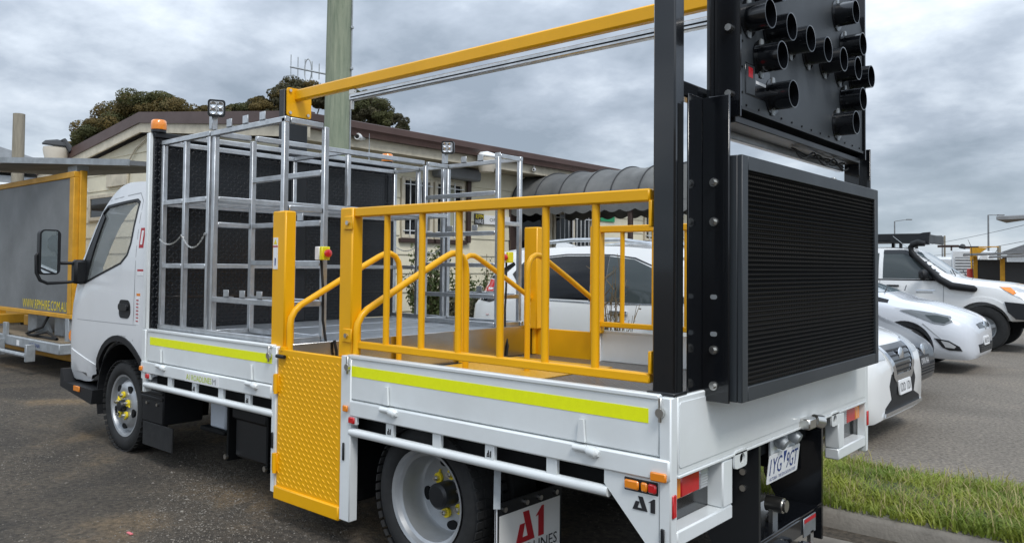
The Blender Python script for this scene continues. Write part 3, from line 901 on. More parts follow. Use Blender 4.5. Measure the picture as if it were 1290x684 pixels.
def tree(base, blobs, m, label, trunk_r, leaves, size, sub=7, group='trees behind the office', cat='tree'):
    r_ = root('tree', base, label, cat, group)
    b = Vector(base)
    tk_ = MB(); top = Vector(blobs[0][0])
    tk_.tube([b, b + Vector((.1, 0, (top.z - b.z) * .4)), Vector((top.x, top.y, top.z - blobs[0][1][2] * .3))], [trunk_r, trunk_r * .75, trunk_r * .35], 10)
    for c, rad in blobs:
        c = Vector(c); s0 = b + Vector((.1, 0, (top.z - b.z) * .45))
        tk_.tube([s0, (s0 + c) / 2 + Vector((0, 0, -.2)), c], [trunk_r * .45, trunk_r * .3, trunk_r * .12], 7)
    part('trunk', tk_, 'bark', r_)
    mbs = [MB(), MB()]
    for c, rad in blobs:
        c = Vector(c)
        for k in range(sub):
            while True:
                p = Vector((random.uniform(-1, 1), random.uniform(-1, 1), random.uniform(-.8, 1)))
                if p.length < 1: break
            p = p.normalized() * (.40 + .50 * random.random())
            cc = c + Vector((p.x * rad[0], p.y * rad[1], p.z * rad[2]))
            sr = random.uniform(.26, .42)
            leaf_cloud(mbs[k % 2], cc, (rad[0] * sr, rad[1] * sr, rad[2] * sr * .85), leaves, size)
    me = to_mesh('crown', mbs[0], 0, False)
    for i, mb in enumerate(mbs):
        og = ORG[r_]
        t = MB(); t.v = [(x - og.x, y - og.y, z - og.z) for x, y, z in mb.v]; t.f = mb.f
        mm_ = m[i % len(m)]
        link('crown', to_mesh('crown', t, 0, False), mm_, r_)
    return r_
D = lambda px, py, d: mw.translation + (fw * d)
# broad olive tree over the gable, lower hedge of crowns, gum trees by the pole
tree((-39.0, 15.0, 0), [((-39.4, 15.0, 8.7), (1.9, 1.7, 1.5)), ((-37.6, 16.3, 8.4), (1.8, 1.7, 1.5)), ((-40.4, 14.0, 7.5), (1.5, 1.4, 1.2)), ((-36.6, 17.3, 8.2), (1.3, 1.2, 1.0)), ((-38.4, 15.8, 9.2), (1.7, 1.5, 1.0)), ((-38.6, 15.6, 7.1), (2.4, 2.2, 1.2)), ((-41.2, 13.4, 6.8), (1.1, 1.1, .8))],
     ('leaf_dark', 'leaf_olive'), 'broad round-crowned olive tree rising over the office gable', .3, 620, .06, 36)
tree((-35.4, 18.4, 0), [((-36.3, 17.6, 8.5), (1.2, 1.2, .9)), ((-35.3, 18.5, 8.9), (1.2, 1.2, .8)), ((-34.3, 19.4, 9.1), (1.1, 1.1, .8)), ((-33.7, 20.0, 8.7), (1.0, 1.0, .8))],
     ('leaf_olive', 'leaf_dark'), 'low tree with rusty olive foliage just above the roof ridge', .2, 520, .06, 28)
tree((-33.3, 20.3, 0), [((-32.9, 20.5, 10.3), (1.3, 1.3, .8)), ((-33.6, 19.8, 9.3), (.9, .9, .7)), ((-31.9, 21.3, 9.9), (.9, .9, .6)), ((-34.4, 19.2, 9.6), (.6, .6, .5))],
     ('leaf_gum', 'leaf_olive'), 'open gum tree behind the television aerial', .2, 300, .06, 24)
tree((-30.0, 23.0, 0), [((-30.6, 22.4, 9.6), (1.0, 1.0, .8)), ((-29.8, 23.1, 9.2), (1.1, 1.1, .8)), ((-29.2, 23.7, 8.5), (.9, .9, .7)), ((-31.3, 21.9, 8.9), (.7, .7, .6))],
     ('leaf_gum', 'leaf_dark'), 'grey-green gum tree right of the timber pole', .2, 320, .06, 26)
def shrub(base, h, w, stems, leaves, m, label, size=.03, leafy=1.0, group='shrubs along the office wall'):
    r_ = root('shrub', base, label, 'shrub', group)
    b = Vector(base); st = MB(); lf = MB()
    for k in range(stems):
        a = random.uniform(0, 6.28); d = random.uniform(.2, 1) * w
        tip = b + Vector((math.cos(a) * d, math.sin(a) * d, h * random.uniform(.6, 1)))
        mid = b + (tip - b) * .5 + Vector((random.uniform(-.05, .05), random.uniform(-.05, .05), .05))
        st.tube([b + Vector((math.cos(a) * .04, math.sin(a) * .04, 0)), mid, tip], [.012, .008, .003] if leafy else [.008, .005, .002], 5)
        if not leafy:
            for q in range(5):
                p = b + (tip - b) * random.uniform(.35, .95); dd_ = Vector((random.uniform(-1, 1), random.uniform(-1, 1), random.uniform(.1, 1))).normalized() * random.uniform(.08, .22)
                st.tube([p, p + dd_], [.005, .002], 4)
        for q in range(int(leaves * max(leafy, .06))):
            t = random.uniform(.25, 1)
            p = (b + (mid - b) * 2 * t) if t < .5 else mid + (tip - mid) * (2 * t - 1)
            leaf_cloud(lf, p, (.10, .10, .09), 1, size)
    part('stems', st, 'twig', r_)
    if lf.v: part('foliage', lf, m, r_, smooth=0, fix=False)
    return r_
shrub((-6.9, 5.35, 0), 1.75, .42, 26, 150, 'leaf_shrub', 'tall leafy green shrub below the barred windows', .03)
shrub((-6.6, 5.95, 0), 1.35, .45, 24, 150, 'leaf_shrub', 'bushy green shrub beside the white SUV tail', .03)
shrub((-6.9, 6.5, 0), 1.75, .16, 8, 50, 'leaf_shrub', 'thin upright weedy shrub beside the office wall', .022)
shrub((-6.2, 5.2, 0), 1.15, .35, 20, 150, 'leaf_gum', 'dense low dark shrub behind the truck tray', .035)
shrub((-7.2, 7.55, 0), 2.0, .18, 9, 8, 'leaf_gum', 'bare wispy shrub under the office sign', .02, .0)
shrub((-2.35, 3.25, .03), 1.45, .26, 26, 18, 'leaf_olive', 'leafless brown twiggy sapling beside the white SUV door', .016, .0, group='saplings on the verge')
shrub((-3.6, 3.05, .05), .55, .3, 14, 110, 'leaf_shrub', 'low weedy bush growing from the verge under the truck tail', .03, group='saplings on the verge')

# =================================================================== MESSAGE BOARD TRAILER at left
tr_ = root('message_trailer', (-10.4, 1.6, 0), 'yellow framed message board trailer with solar panel roof', 'trailer')
bd = part('board', MB().box((-12.3, 1.315, .80), (-9.16, 1.40, 2.50), .004), mat('board_face', (.19, .20, .205), .55, var=.35, vscale=1.3), tr_, 'dusty grey message board')
yf_ = MB()
for a, b in (((-12.4, 1.30, 2.50), (-9.02, 1.43, 2.575)), ((-12.4, 1.30, .745), (-9.02, 1.43, .80))):
    part('frame_bar', MB().box(a, b, .006), 'yellow_old', bd)
part('frame_bar', MB().box((-9.16, 1.30, .80), (-9.02, 1.43, 2.50), .006), 'yellow_old', bd)
part('frame_bar', MB().box((-9.02, 1.36, .745), (-8.98, 1.44, 2.585), .006), 'yellow_old', bd)
lettering(bd, 'WWW.RPMHIRE.COM.AU', lambda u, v, w: (-10.75 + u, 1.313 - w, .822 + v), 1.55, .125, 'ink_yellow')
so = part('solar_panel', MB().add([(-12.6, .95, 2.86), (-10.6, .95, 2.80), (-7.9, 1.75, 2.60), (-7.9, 1.80, 2.56), (-12.6, 2.4, 2.95), (-7.95, 2.5, 2.62)], []), None, tr_) if False else None
sp = MB()
pc_ = [Vector((-12.4, 1.02, 2.80)), Vector((-10.55, .98, 2.77)), Vector((-8.05, 1.55, 2.60)), Vector((-8.3, 2.6, 2.66)), Vector((-12.4, 2.6, 2.86))]
n = len(pc_)
sp.add([p for p in pc_] + [p + Vector((0, 0, .055)) for p in pc_], [tuple(range(n))[::-1], tuple(range(n, 2 * n))] + [(i, (i + 1) % n, (i + 1) % n + n, i + n) for i in range(n)])
sol = part('solar_panel', sp, 'solar_back', tr_, 'grey solar panel roof', smooth=0)
part('panel_edge', MB().bar(pc_[1] + Vector((0, -.01, .03)), pc_[2] + Vector((0, -.01, .03)), .03, .075).bar(pc_[0] + Vector((0, -.01, .03)), pc_[1] + Vector((0, -.01, .03)), .03, .075), 'galv', sol)
part('panel_strut', MB().box((-9.4, 1.36, 2.57), (-9.1, 1.5, 2.66)), 'galv', sol)
bed = part('trailer_bed', MB().box((-12.4, 1.15, .32), (-8.95, 2.7, .45), .01), 'galv', tr_)
part('bed_top', MB().box((-12.38, 1.2, .451), (-9.0, 2.65, .465)), 'timber_bed', bed)
for x in (-10.95, -9.95):
    part('column', MB().box((x - .17, 1.5, .465), (x + .17, 1.75, .80), .01), 'galv', tr_)
    part('column_foot', MB().prism([(x - .42, .466), (x + .42, .466), (x + .2, .64), (x - .2, .64)], XZ, 1.60, 1.63), 'galv', tr_)
part('yellow_skirt', MB().box((-12.4, 1.85, .465), (-8.95, 1.89, .62), .01), 'yellow_old', tr_)
for x in (-11.35, -10.45):
    part('red_marker', MB().prism([(x - .2, .80), (x + .2, .80), (x + .2, .70), (x, .60), (x - .2, .70)], XZ, 1.80, 1.82), 'red_board', tr_)
part('stake', MB().box((-10.95, 1.14, .34), (-10.82, 1.18, .62), .004), 'galv', bed)
part('stake', MB().box((-9.2, 1.3, .45), (-9.09, 1.36, .75), .004), 'galv', bed)
part('hose', MB().tube([(-9.9, 1.35, .74), (-9.95, 1.3, .60), (-10.4, 1.25, .485), (-10.0, 1.22, .50), (-9.6, 1.24, .56), (-9.3, 1.25, .485), (-10.3, 1.25, .48)], .018, 8), 'rubber', tr_)
part('reflector', MB().lathe([(0, .09), (.012, .085), (.014, 0)], (-8.95, 1.32, .55), (.3, -1, 0), 18), 'amber', tr_)
part('side_rail', MB().tube([(-12.4, 1.05, .25), (-9.75, 1.05, .26)], .028, 8), 'galv', tr_)
for x in (-10.9, -9.75):
    part('rail_drop', MB().box((x - .03, 1.04, .18), (x + .03, 1.15, .40), .006), 'galv', tr_)
lettering(bed, 'LUMINA', lambda u, v, w: (-9.95 + u, 1.148 - w, .36 + v), .38, .05, 'ink_blue')
part('bed_tag', MB().box((-10.42, 1.147, .34), (-10.32, 1.149, .41)), 'sticker_white', bed)
for x in (-11.6, -10.7):
    wt = part('trailer_wheel', MB().lathe(tyre_prof(.30, .19, .18), (x, 2.42, .30), (0, -1, 0), 28), 'rubber', tr_)
    part('wheel_rim', MB().lathe([(.05, .195), (.06, .17), (.03, .14), (.03, 0)], (x, 2.42, .30), (0, -1, 0), 24), 'rim_silver', wt)
part('trailer_beam', MB().box((-12.4, 1.5, .16), (-9.3, 1.58, .32), .01), 'yellow_old', tr_)
# second trailer roof further back
t2 = root('flat_trailer', (-15.5, 2.2, 0), 'second trailer with pale flat roof behind the message board trailer', 'trailer')
part('trailer_roof', MB().box((-17.5, 1.6, 2.62), (-13.0, 3.0, 2.72), .03), 'far_white', t2)
part('trailer_frame', MB().box((-17.4, 1.7, .45), (-13.1, 2.9, .6), .01).box((-17.2, 1.8, .6), (-17.1, 1.9, 2.62)).box((-13.5, 2.7, .6), (-13.4, 2.8, 2.62)).box((-13.5, 1.8, .6), (-13.4, 1.9, 2.62)), 'yellow_old', t2)
for y in (1.75, 2.85):
    part('trailer_wheel', MB().lathe(tyre_prof(.30, .0, .18), (-15.2, y, .30), (0, 1, 0), 24), 'rubber', t2)
# =================================================================== THE WORK TRUCK
TW = 2.28                       # tray width
T = root('work_truck', (-2.4, 1.14, 0), 'white flatbed work truck with yellow guard rails, aluminium racks and arrow board', 'truck')
mir = lambda y: TW - y
SIDES = ((lambda y: y), mir)    # left side of the truck, then its mirror image

def a1_logo(parent, fn, w, h, m, name='logo'):
    mb = MB()
    P = [[(.24, 1), (.45, 1), (.66, 0), (.45, 0)], [(.02, 0), (.5, 0), (.5, .17), (.06, .17)], [(0, 0), (.19, 0), (.31, .62), (.14, .62)],
         [(.70, .70), (.92, 1), (.99, 1), (.99, 0), (.80, 0), (.80, .74)]]
    for k, p in enumerate(P):
        mb.prism([(u * w, v * h) for u, v in p], fn, 0.0012 + k * .0004, 0.0002)
    return part(name, mb, m, parent)

# ---- tray floor
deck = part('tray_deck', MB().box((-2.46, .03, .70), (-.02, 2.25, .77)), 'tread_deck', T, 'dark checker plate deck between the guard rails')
part('floor_panel', MB().box((-2.40, .30, .771), (-1.55, 1.98, .776)), 'tread_yellow_floor', deck, 'yellow non-slip floor panel')
part('sub_frame_light_block', MB().box((-4.1, .08, .60), (-.08, 2.20, .698)).box((-4.1, .55, .50), (-.2, .63, .6)).box((-4.1, 1.65, .50), (-.2, 1.73, .6)), 'black_matte', T)  # black fill under the deck, added to stop light passing below
for y in (.72, 1.48):
    part('chassis_rail', MB().box((-5.6, y, .42), (-.12, y + .08, .60)), 'black_matte', T)
floor = part('storage_floor', MB().box((-4.10, .03, .70), (-2.475, 2.25, .955)), 'alu_dull', T, 'raised aluminium storage floor')
for i in range(9):
    x0 = -4.09 + i * .18
    part('floor_plank', MB().box((x0, .04, .957), (x0 + .172, 2.24, .982 + .002 * (i % 3)), .004), 'alu_dull', floor)
part('riser_panel', MB().box((-2.474, .05, .772), (-2.462, 2.23, .995), .003), 'alu_sheet', T, 'polished aluminium riser panel')
part('power_cable', MB().tube([(-2.45, .36, 1.0), (-2.44, .37, .93), (-2.455, .38, .86), (-2.45, .385, .79)], .009, 8), 'rubber', T)

# ---- drop sides, coaming, rub rails
def hinge(parent, x, ys, name='hinge'):
    Y = lambda d: ys(-.012 - d)
    mb = MB()
    mb.prism([(x - .018, .775), (x + .018, .775), (x + .010, .862), (x - .010, .862)], lambda u, v, w: (u, ys(w), v), -.002, -.014)
    mb.tube([(x - .03, ys(-.016), .752), (x + .03, ys(-.016), .752)], .014, 10)
    mb.tube([(x + .028, ys(-.017), .750), (x + .045, ys(-.017), .748), (x + .075, ys(-.017), .744), (x + .088, ys(-.017), .742)], [.012, .021, .021, .010], 10)
    return part(name, mb, 'white_paint', parent)
for si, ys in enumerate(SIDES):
    for x0, x1, hx in ((-4.10, -2.535, (-3.88, -2.75)), (-1.855, -.05, (-1.54, -.386))):
        d = MB(); lo, hi = sorted((ys(.002), ys(.030)))
        d.box((x0, lo, .768), (x1, hi, .985), .006)
        lo, hi = sorted((ys(-.004), ys(.034)))
        d.box((x0, lo, .972), (x1, hi, .992), .005)
        ds = part('drop_side', d, 'white_paint', T)
        lo, hi = sorted((ys(.0005), ys(.0018)))
        st = (x0 + .045, x1 - .01) if x0 < -3 else (x0 + .012, x1 - .045)
        part('reflective_stripe', MB().box((st[0], lo, .884), (st[1], hi, .937)), 'hivis', ds)
        for x in hx:
            hinge(ds, x, ys)
        # end caps with over-centre latch
        for xe in ((x1 - .02,) if x0 < -3 else (x0 + .018, x1 + .012)):
            lt = MB().tube([(xe, ys(-.006), .93), (xe, ys(-.022), .93)], .017, 12)
            lt.box((xe - .008, min(ys(-.010), ys(-.018)), .895), (xe + .006, max(ys(-.010), ys(-.018)), .985), .003)
            part('latch', lt, 'zinc', ds)
        cm = MB(); lo, hi = sorted((ys(-.012), ys(.05)))
        c0, c1 = (-4.165, -2.53) if x0 < -3 else (-1.82, -.002)
        cm.box((c0, lo, .686), (c1, hi, .764), .007)
        co = part('coaming', cm, 'white_paint', T)
        t0, t1 = (-4.13, -2.52) if x0 < -3 else (-1.83, -.27)
        part('rub_rail', MB().tube([(t0, ys(.012), .603), (t1, ys(.012), .603)], .0215, 14), 'white_paint', T)
        for k, x in enumerate((-3.762, -3.43, -3.104, -2.797) if x0 < -3 else (-1.526, -1.201, -.875, -.54)):
            lo, hi = sorted((ys(.002), ys(.024)))
            sl = part('rail_stay', MB().box((x - .027, lo, .610), (x + .027, hi, .688), .003), 'white_paint', co)
            if si == 0 and ((x0 < -3 and k in (1, 3)) or (x0 > -3 and k in (0, 2))):
                a1_logo(co, lambda u, v, w, X=x: (X - .014 + u, .0018 - w, .634 + v), .026, .028, 'ink_black')
        if si == 0 and x0 < -3:
            stk = part('sticker', MB().box((-3.52, -.0145, .692), (-3.10, -.0125, .752)), 'sticker_white', co)
            lettering(co, 'A1', lambda u, v, w: (-3.50 + u, -.0148 - w, .703 + v), .05, .036, 'ink_green')
            lettering(co, 'ROADLINES', lambda u, v, w: (-3.43 + u, -.0148 - w, .703 + v), .25, .036, 'ink_green')
            lettering(co, 'M', lambda u, v, w: (-3.17 + u, -.0148 - w, .703 + v), .04, .036, 'ink_grey')
    # corner and door posts
    def post(x0, x1, z0, z1, w=.05, name='side_post'):
        lo, hi = sorted((ys(-.004), ys(w)))
        return part(name, MB().box((x0, lo, z0), (x1, hi, z1), .005), 'white_paint', T)
    post(-4.172, -4.115, .55, .985); pl = post(-2.535, -2.492, .17, .985); pr = post(-1.903, -1.82, .15, .985); pc = post(-.048, .0, .41, .985, .046)
    for pp, xx, zz in ((pl, -2.513, .46), (pr, -1.868, .50), (pc, -.03, .475), (pl, -4.15, .60)):
        lo, hi = sorted((ys(-.004), ys(-.012)))
        part('rubber_stop', MB().box((xx - .008, lo, zz - .045), (xx + .008, hi, zz + .045), .006), 'plastic_black', pp)
    # step door in yellow checker plate
    lo, hi = sorted((ys(.004), ys(.03)))
    dr = part('step_door', MB().box((-2.487, lo, .148), (-1.908, hi, .972), .004), 'yellow', T, 'yellow checker plate step door')
    tr = MB(); k = 0
    yv = lambda d: ys(.004 - d)
    z = .235; row = 0
    while z < .955:
        x = -2.465 + (.022 if row % 2 else 0)
        while x < -1.93:
            dx, dz, nx_, nz_ = .013, -.0085, .003, .0045
            c = (x, z)
            pts = [(c[0] - dx, c[1] - dz), (c[0] + nx_, c[1] + nz_), (c[0] + dx, c[1] + dz), (c[0] - nx_, c[1] - nz_)]
            tr.add([(p[0], yv(.0002), p[1]) for p in pts] + [(c[0] - dx * .3, yv(.0035), c[1] - dz * .3), (c[0] + dx * .3, yv(.0035), c[1] + dz * .3)],
                   [(0, 1, 4), (1, 5, 4), (1, 2, 5), (2, 3, 5), (3, 4, 5), (3, 0, 4)])
            x += .044
        z += .0268; row += 1
    part('tread', tr, 'yellow', dr, kind='stuff', smooth=0)
    lo, hi = sorted((ys(-.010), ys(.036)))
    part('bottom_rail', MB().box((-2.495, lo, .140), (-1.905, hi, .212), .006), 'yellow', dr)
    for zz in (.78, .34):
        lo, hi = sorted((ys(-.008), ys(.02)))
        part('door_hinge', MB().box((-2.52, lo, zz - .05), (-2.47, hi, zz + .05), .005).tube([(-2.48, ys(-.012), zz - .055), (-2.48, ys(-.012), zz + .055)], .012, 10), 'yellow', dr)
    part('door_handle', MB().tube([(-2.475, ys(-.012), .935), (-2.40, ys(-.012), .935)], .011, 10).tube([(-2.45, ys(-.012), .935), (-2.45, ys(.006), .935)], .008, 8), 'plastic_black', dr)
    part('catch', MB().tube([(-2.455, ys(.02), .965), (-2.455, ys(.02), .985)], .022, 12), 'yellow', dr)
    # gusset with lamp slot
    g = part('gusset', MB().prism([(-.285, .688), (-.285, .635), (-.095, .44), (-.049, .41), (-.049, .688)], lambda u, v, w: (u, ys(w), v), .0, .02), 'white_paint', T)
    sl = MB(); lo, hi = sorted((ys(-.003), ys(.004)))
    lamp = part('side_lamp', sl.box((-.195, lo, .628), (-.052, hi, .676), .003), 'black_satin', g)
    lo, hi = sorted((ys(-.014), ys(-.002)))
    part('lens', MB().box((-.19, lo, .636), (-.128, hi, .670), .006), 'amber', g)
    part('lens', MB().box((-.120, lo, .636), (-.092, hi, .670), .006), 'amber', g)
    part('lens', MB().box((-.090, lo, .636), (-.055, hi, .670), .006), 'red_lens', g)
    if si == 0:
        a1_logo(g, lambda u, v, w: (-.158 + u, -.001 - w, .565 + v), .095, .05, 'ink_black')
    for x, zz in ((-4.145, .715), (-1.845, .722), (-.055, .702)):
        lo, hi = sorted((ys(-.024), ys(-.011)))
        part('marker_reflector', MB().box((x - (.02 if x > -1 else .018), lo, zz - .016), (x + (.045 if x > -1 else .018), hi, zz + .016), .004), 'amber', T)
    for x in (-4.06, -1.80):
        lo, hi = sorted((ys(-.006), ys(.012)))
        sm = part('marker_lamp', MB().box((x - .032, lo, .645), (x + .032, hi, .688), .003), 'white_paint', T)
        lo, hi = sorted((ys(-.016), ys(-.004)))
        part('lens', MB().box((x - .026, lo, .650), (x + .022, hi, .683), .005), 'red_lens', sm)

# ---- tail end
tg = part('tailgate', MB().box((-.028, .047, .700), (.0, 2.233, .985), .005), 'white_paint', T)
part('tailgate_skin', MB().prism(rrect(.056, .727, 2.224, .962, .012), YZ, -.001, .0035), 'white_paint', tg)
part('drop_edge', MB().box((-.02, .047, .692), (.006, 2.233, .702), .002), 'white_paint', tg)
for si, ys in enumerate(SIDES):
    def yb(a, b): return sorted((ys(a), ys(b)))
    fr = MB()
    for (a, b, z0, z1) in ((.0465, .50, .444, .502), (.412, .50, .502, .688)):
        lo, hi = yb(a, b); fr.box((-.075, lo, z0), (.0, hi, z1), .006)
    f = part('lamp_frame', fr, 'white_paint', T)
    lo, hi = yb(.0465, .412)
    part('lamp_backing', MB().box((-.075, lo, .505), (-.066, hi, .690)), 'black_gloss', f)
    for a, b, m_ in ((.05, .128, 'amber'), (.130, .275, 'red_lens'), (.277, .345, 'clear_lens')):
        lo, hi = yb(a, b)
        ln = part('tail_lens', MB().box((-.066, lo, .598), (-.030, hi, .688), .006), m_, f)
    for k in range(8):
        lo, hi = yb(.279, .343)
        part('lens_rib', MB().box((-.0305, lo, .603 + k * .0105), (-.0285, hi, .607 + k * .0105)), 'clear_lens', f)
    lo, hi = yb(.003, .030)
    part('reflector', MB().box((.0, lo, .558), (.007, hi, .640), .003), 'red_lens', f)
    tab = MB(); yc = ys(.565)
    sg = 1 if si == 0 else -1
    pts = rrect(-.058, -.036, .058, .036, .014)
    # ring tab: flat plate with a round hole (bridged ring)
    n = 24
    outr = []
    for k in range(n):
        t = 2 * math.pi * k / n
        c_, s_ = math.cos(t), math.sin(t)
        sc = min(.058 / max(abs(c_), 1e-6), .036 / max(abs(s_), 1e-6), .062)
        outr.append((c_ * sc, s_ * sc))
    inr = [(.024 * math.cos(2 * math.pi * k / n) + .012 * sg, .022 * math.sin(2 * math.pi * k / n)) for k in range(n)]
    vs_ = [(x_, yc + u, .672 + v) for x_ in (-.004, .006) for u, v in outr] + [(x_, yc + u, .672 + v) for x_ in (-.004, .006) for u, v in inr]
    fs_ = []
    for k in range(n):
        k2 = (k + 1) % n
        fs_ += [(k, k2, 2 * n + k2, 2 * n + k), (n + k, n + k2, 3 * n + k2, 3 * n + k), (k, k2, n + k2, n + k), (2 * n + k, 2 * n + k2, 3 * n + k2, 3 * n + k)]
    part('tie_ring', tab.add(vs_, fs_), 'white_paint', T)

# ---- tow hitch
hp = part('tow_hitch', MB().box((-.10, .80, .165), (-.02, 1.52, .25), .006), 'black_gloss', T, 'black tow hitch frame')
part('hitch_cheek', MB().prism([(-.30, .70), (.0, .70), (.0, .10), (-.14, .10), (-.30, .38)], XZ, .755, .775), 'black_satin', hp)
part('hitch_cheek', MB().prism([(-.30, .70), (.0, .70), (.0, .10), (-.14, .10), (-.30, .38)], XZ, 1.52, 1.54), 'black_gloss', hp)
for x, zz in ((-.06, .655), (-.07, .57), (-.07, .50)):
    part('bolt', MB().tube([(x, .758, zz), (x, .745, zz)], .014, 10), 'zinc', hp)
part('hitch_shelf', MB().box((-.26, .80, .25), (-.02, 1.52, .262), .003), 'black_gloss', hp)
part('hitch_plate', MB().box((-.019, 1.31, .155), (-.012, 1.47, .245), .002), 'alu_dull', hp)
part('plate_caption', MB().box((-.0115, 1.315, .222), (-.0105, 1.465, .240)), 'ink_red', hp)
part('plug_socket', MB().tube([(-.12, 1.13, .345), (-.04, 1.13, .345)], .036, 16).tube([(-.04, 1.13, .345), (-.025, 1.13, .345)], .028, 14).box((-.1, 1.10, .26), (-.08, 1.16, .33)), 'zinc', hp)
part('back_cable', MB().tube([(-.22, .93, .62), (-.22, .90, .50), (-.2, .95, .40), (-.14, 1.08, .34)], .009, 8), 'rubber', hp)
part('tongue', MB().box((-.02, 1.10, .10), (.05, 1.17, .175), .01).box((.0, 1.19, .06), (.06, 1.24, .17), .008), 'black_gloss', hp)
part('tow_ball', MB().lathe([(-.04, .0), (-.04, .02), (-.012, .02), (-.008, .014), (.0, .022), (.018, .025), (.035, .018), (.043, .0)], (.09, 1.42, .055), (0, 0, 1), 18).box((-.03, 1.40, .012), (.11, 1.44, .022)).box((-.03, 1.40, .022), (-.012, 1.44, .166)), 'chrome', hp)
for y in (1.05, 1.26):
    part('bolt', MB().tube([(-.02, y, .14), (-.005, y, .14)], .014, 8), 'zinc', hp)
# number plate and its lamps
npl = part('number_plate', MB().prism(rrect(0, 0, .372, .134, .012), lambda u, v, w: (-.05 + w + (v - .07) * .12, .972 + u, .468 + v), -.002, .0), 'sticker_white', T, 'white number plate with dark blue characters')
pf = lambda u, v, w: (-.05 + w + (v - .07) * .12, .972 + u, .468 + v)
lettering(npl, '1YG', lambda u, v, w: pf(.022 + u, .038 + v, w), .135, .078, 'ink_blue')
lettering(npl, '9GT', lambda u, v, w: pf(.215 + u, .038 + v, w), .135, .078, 'ink_blue')
lettering(npl, 'VICTORIA - THE EDUCATION STATE', lambda u, v, w: pf(.03 + u, .010 + v, w), .312, .016, 'ink_blue')
part('emblem', MB().prism([(.168, .128), (.206, .128), (.187, .070)], pf, .0005, .0015), 'ink_blue', npl)
part('plate_bracket', MB().box((-.07, 1.02, .58), (-.056, 1.32, .70), .004), 'white_paint', T)
for y in (1.08, 1.25):
    part('plate_lamp', MB().lathe([(-.03, .0), (-.03, .03), (.02, .032), (.04, .026), (.045, .0)], (-.045, y, .655), (.9, 0, -.45), 18), 'galv', T)
part('rear_camera', MB().box((-.01, 1.22, .692), (.05, 1.31, .742), .006).lathe([(0, .030), (.05, .032), (.055, .024), (.05, .0)], (.02, 1.36, .716), (.4, .9, -.2), 16), 'zinc', T)

# ---- headboard
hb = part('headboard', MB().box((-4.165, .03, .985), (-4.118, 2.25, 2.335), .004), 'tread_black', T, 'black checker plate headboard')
for y0, y1 in ((.0, .030), (2.25, 2.28)):
    part('edge_frame', MB().box((-4.172, y0, .985), (-4.128, y1, 2.365), .005), 'white_paint', hb)
part('top_frame', MB().box((-4.172, .03, 2.335), (-4.10, 2.25, 2.372), .004), 'black_satin', hb)
for z0 in (1.93, 1.20):
    part('sheet_joint', MB().box((-4.118, .035, z0), (-4.114, 2.245, z0 + .012), .001), 'black_gloss', hb)
for y in (.06, 2.16):
    bc = part('beacon', MB().lathe([(0, .0), (0, .052), (.03, .054), (.06, .050), (.068, .042), (.07, .0)], (-4.12, y, 2.392), (0, 0, 1), 24), 'amber', T, 'low amber warning beacon')
    part('beacon_base', MB().cyl((-4.12, y, 2.372), (-4.12, y, 2.392), .05, 20), 'black_satin', bc)
part('antenna', MB().tube([(-4.12, 1.95, 2.37), (-4.12, 1.95, 2.62)], [.006, .002], 6), 'galv', T)
mast = part('mast', MB().box((-4.165, 1.055, .985), (-4.095, 1.285, 2.86), .006), 'black_satin', T)
beam = part('overhead_beam', MB().box((-4.09, 1.145, 2.775), (-.10, 1.205, 2.865), .012), 'yellow', T, 'yellow overhead beam joining headboard to rear frame')
part('beam_bracket', MB().prism(rrect(1.075, 2.645, 1.305, 2.875, .02), YZ, -4.092, -4.08), 'yellow', beam)
for y, zz in ((1.10, 2.67), (1.27, 2.67), (1.10, 2.85)):
    part('bolt', MB().tube([(-4.08, y, zz), (-4.066, y, zz)], .013, 8), 'zinc', beam)
tk = part('overhead_track', MB().box((-3.38, 1.150, 2.685), (-.12, 1.200, 2.735), .006), 'alu', T)
part('track_groove', MB().box((-3.36, 1.1485, 2.703), (-.13, 1.1505, 2.712)), 'black_matte', tk)
part('track_clamp', MB().box((-3.40, 1.165, 2.735), (-3.33, 1.185, 2.775), .004).tube([(-3.36, 1.17, 2.69), (-3.36, 1.17, 2.62)], .012, 8), 'zinc', tk)
part('track_clamp', MB().box((-.35, 1.165, 2.735), (-.29, 1.185, 2.775), .004), 'zinc', tk)

# ---- aluminium racks, one on each side
B = .033
def sq(p, q, w=B):
    return MB().bar(p, q, w, w, bev=.003)
def light(parent, x, y, z, yaw, pit=-.1):
    dv = Vector((math.cos(yaw) * math.cos(pit), math.sin(yaw) * math.cos(pit), math.sin(pit)))
    sv = Vector((-math.sin(yaw), math.cos(yaw), 0)); uv = dv.cross(sv) * -1
    uv = sv.cross(dv) * -1 if uv.z < 0 else uv
    c = Vector((x, y, z))
    hs = MB()
    poly = rrect(-.054, -.054, .054, .054, .018)
    F = lambda u, v, w: c + sv * u + uv * v + dv * w
    hs.prism(poly, F, -.035, .03)
    for k in range(5):
        hs.prism([(u * .9, v * .9) for u, v in poly], F, -.038 - k * .007, -.041 - k * .007)
    wl = part('work_light', hs, 'black_satin', parent, 'square black work light with four lamps')
    return wl, F, dv
def add_light(rack, x, y, z, yaw):
    wl, F, dv = light(T, x, y, z, yaw)
    part('reflector', MB().prism(rrect(-.042, -.042, .042, .042, .012), F, .0302, .0315), 'clear_lens', wl)
    for a in (-1, 1):
        for b in (-1, 1):
            part('lamp_bowl', MB().lathe([(.032, .017), (.037, .019), (.034, .012), (.033, .0)], F(a * .021, b * .021, 0), dv, 14), 'chrome', wl)
    part('lens_bezel', MB().prism([(u, v) for u, v in rrect(-.05, -.05, .05, .05, .016)] , F, .0300, .0303), 'black_satin', wl)
    part('light_stalk', MB().box((x - .055, y - .02, z - .135), (x - .015, y + .02, z - .045), .003), 'alu', wl)
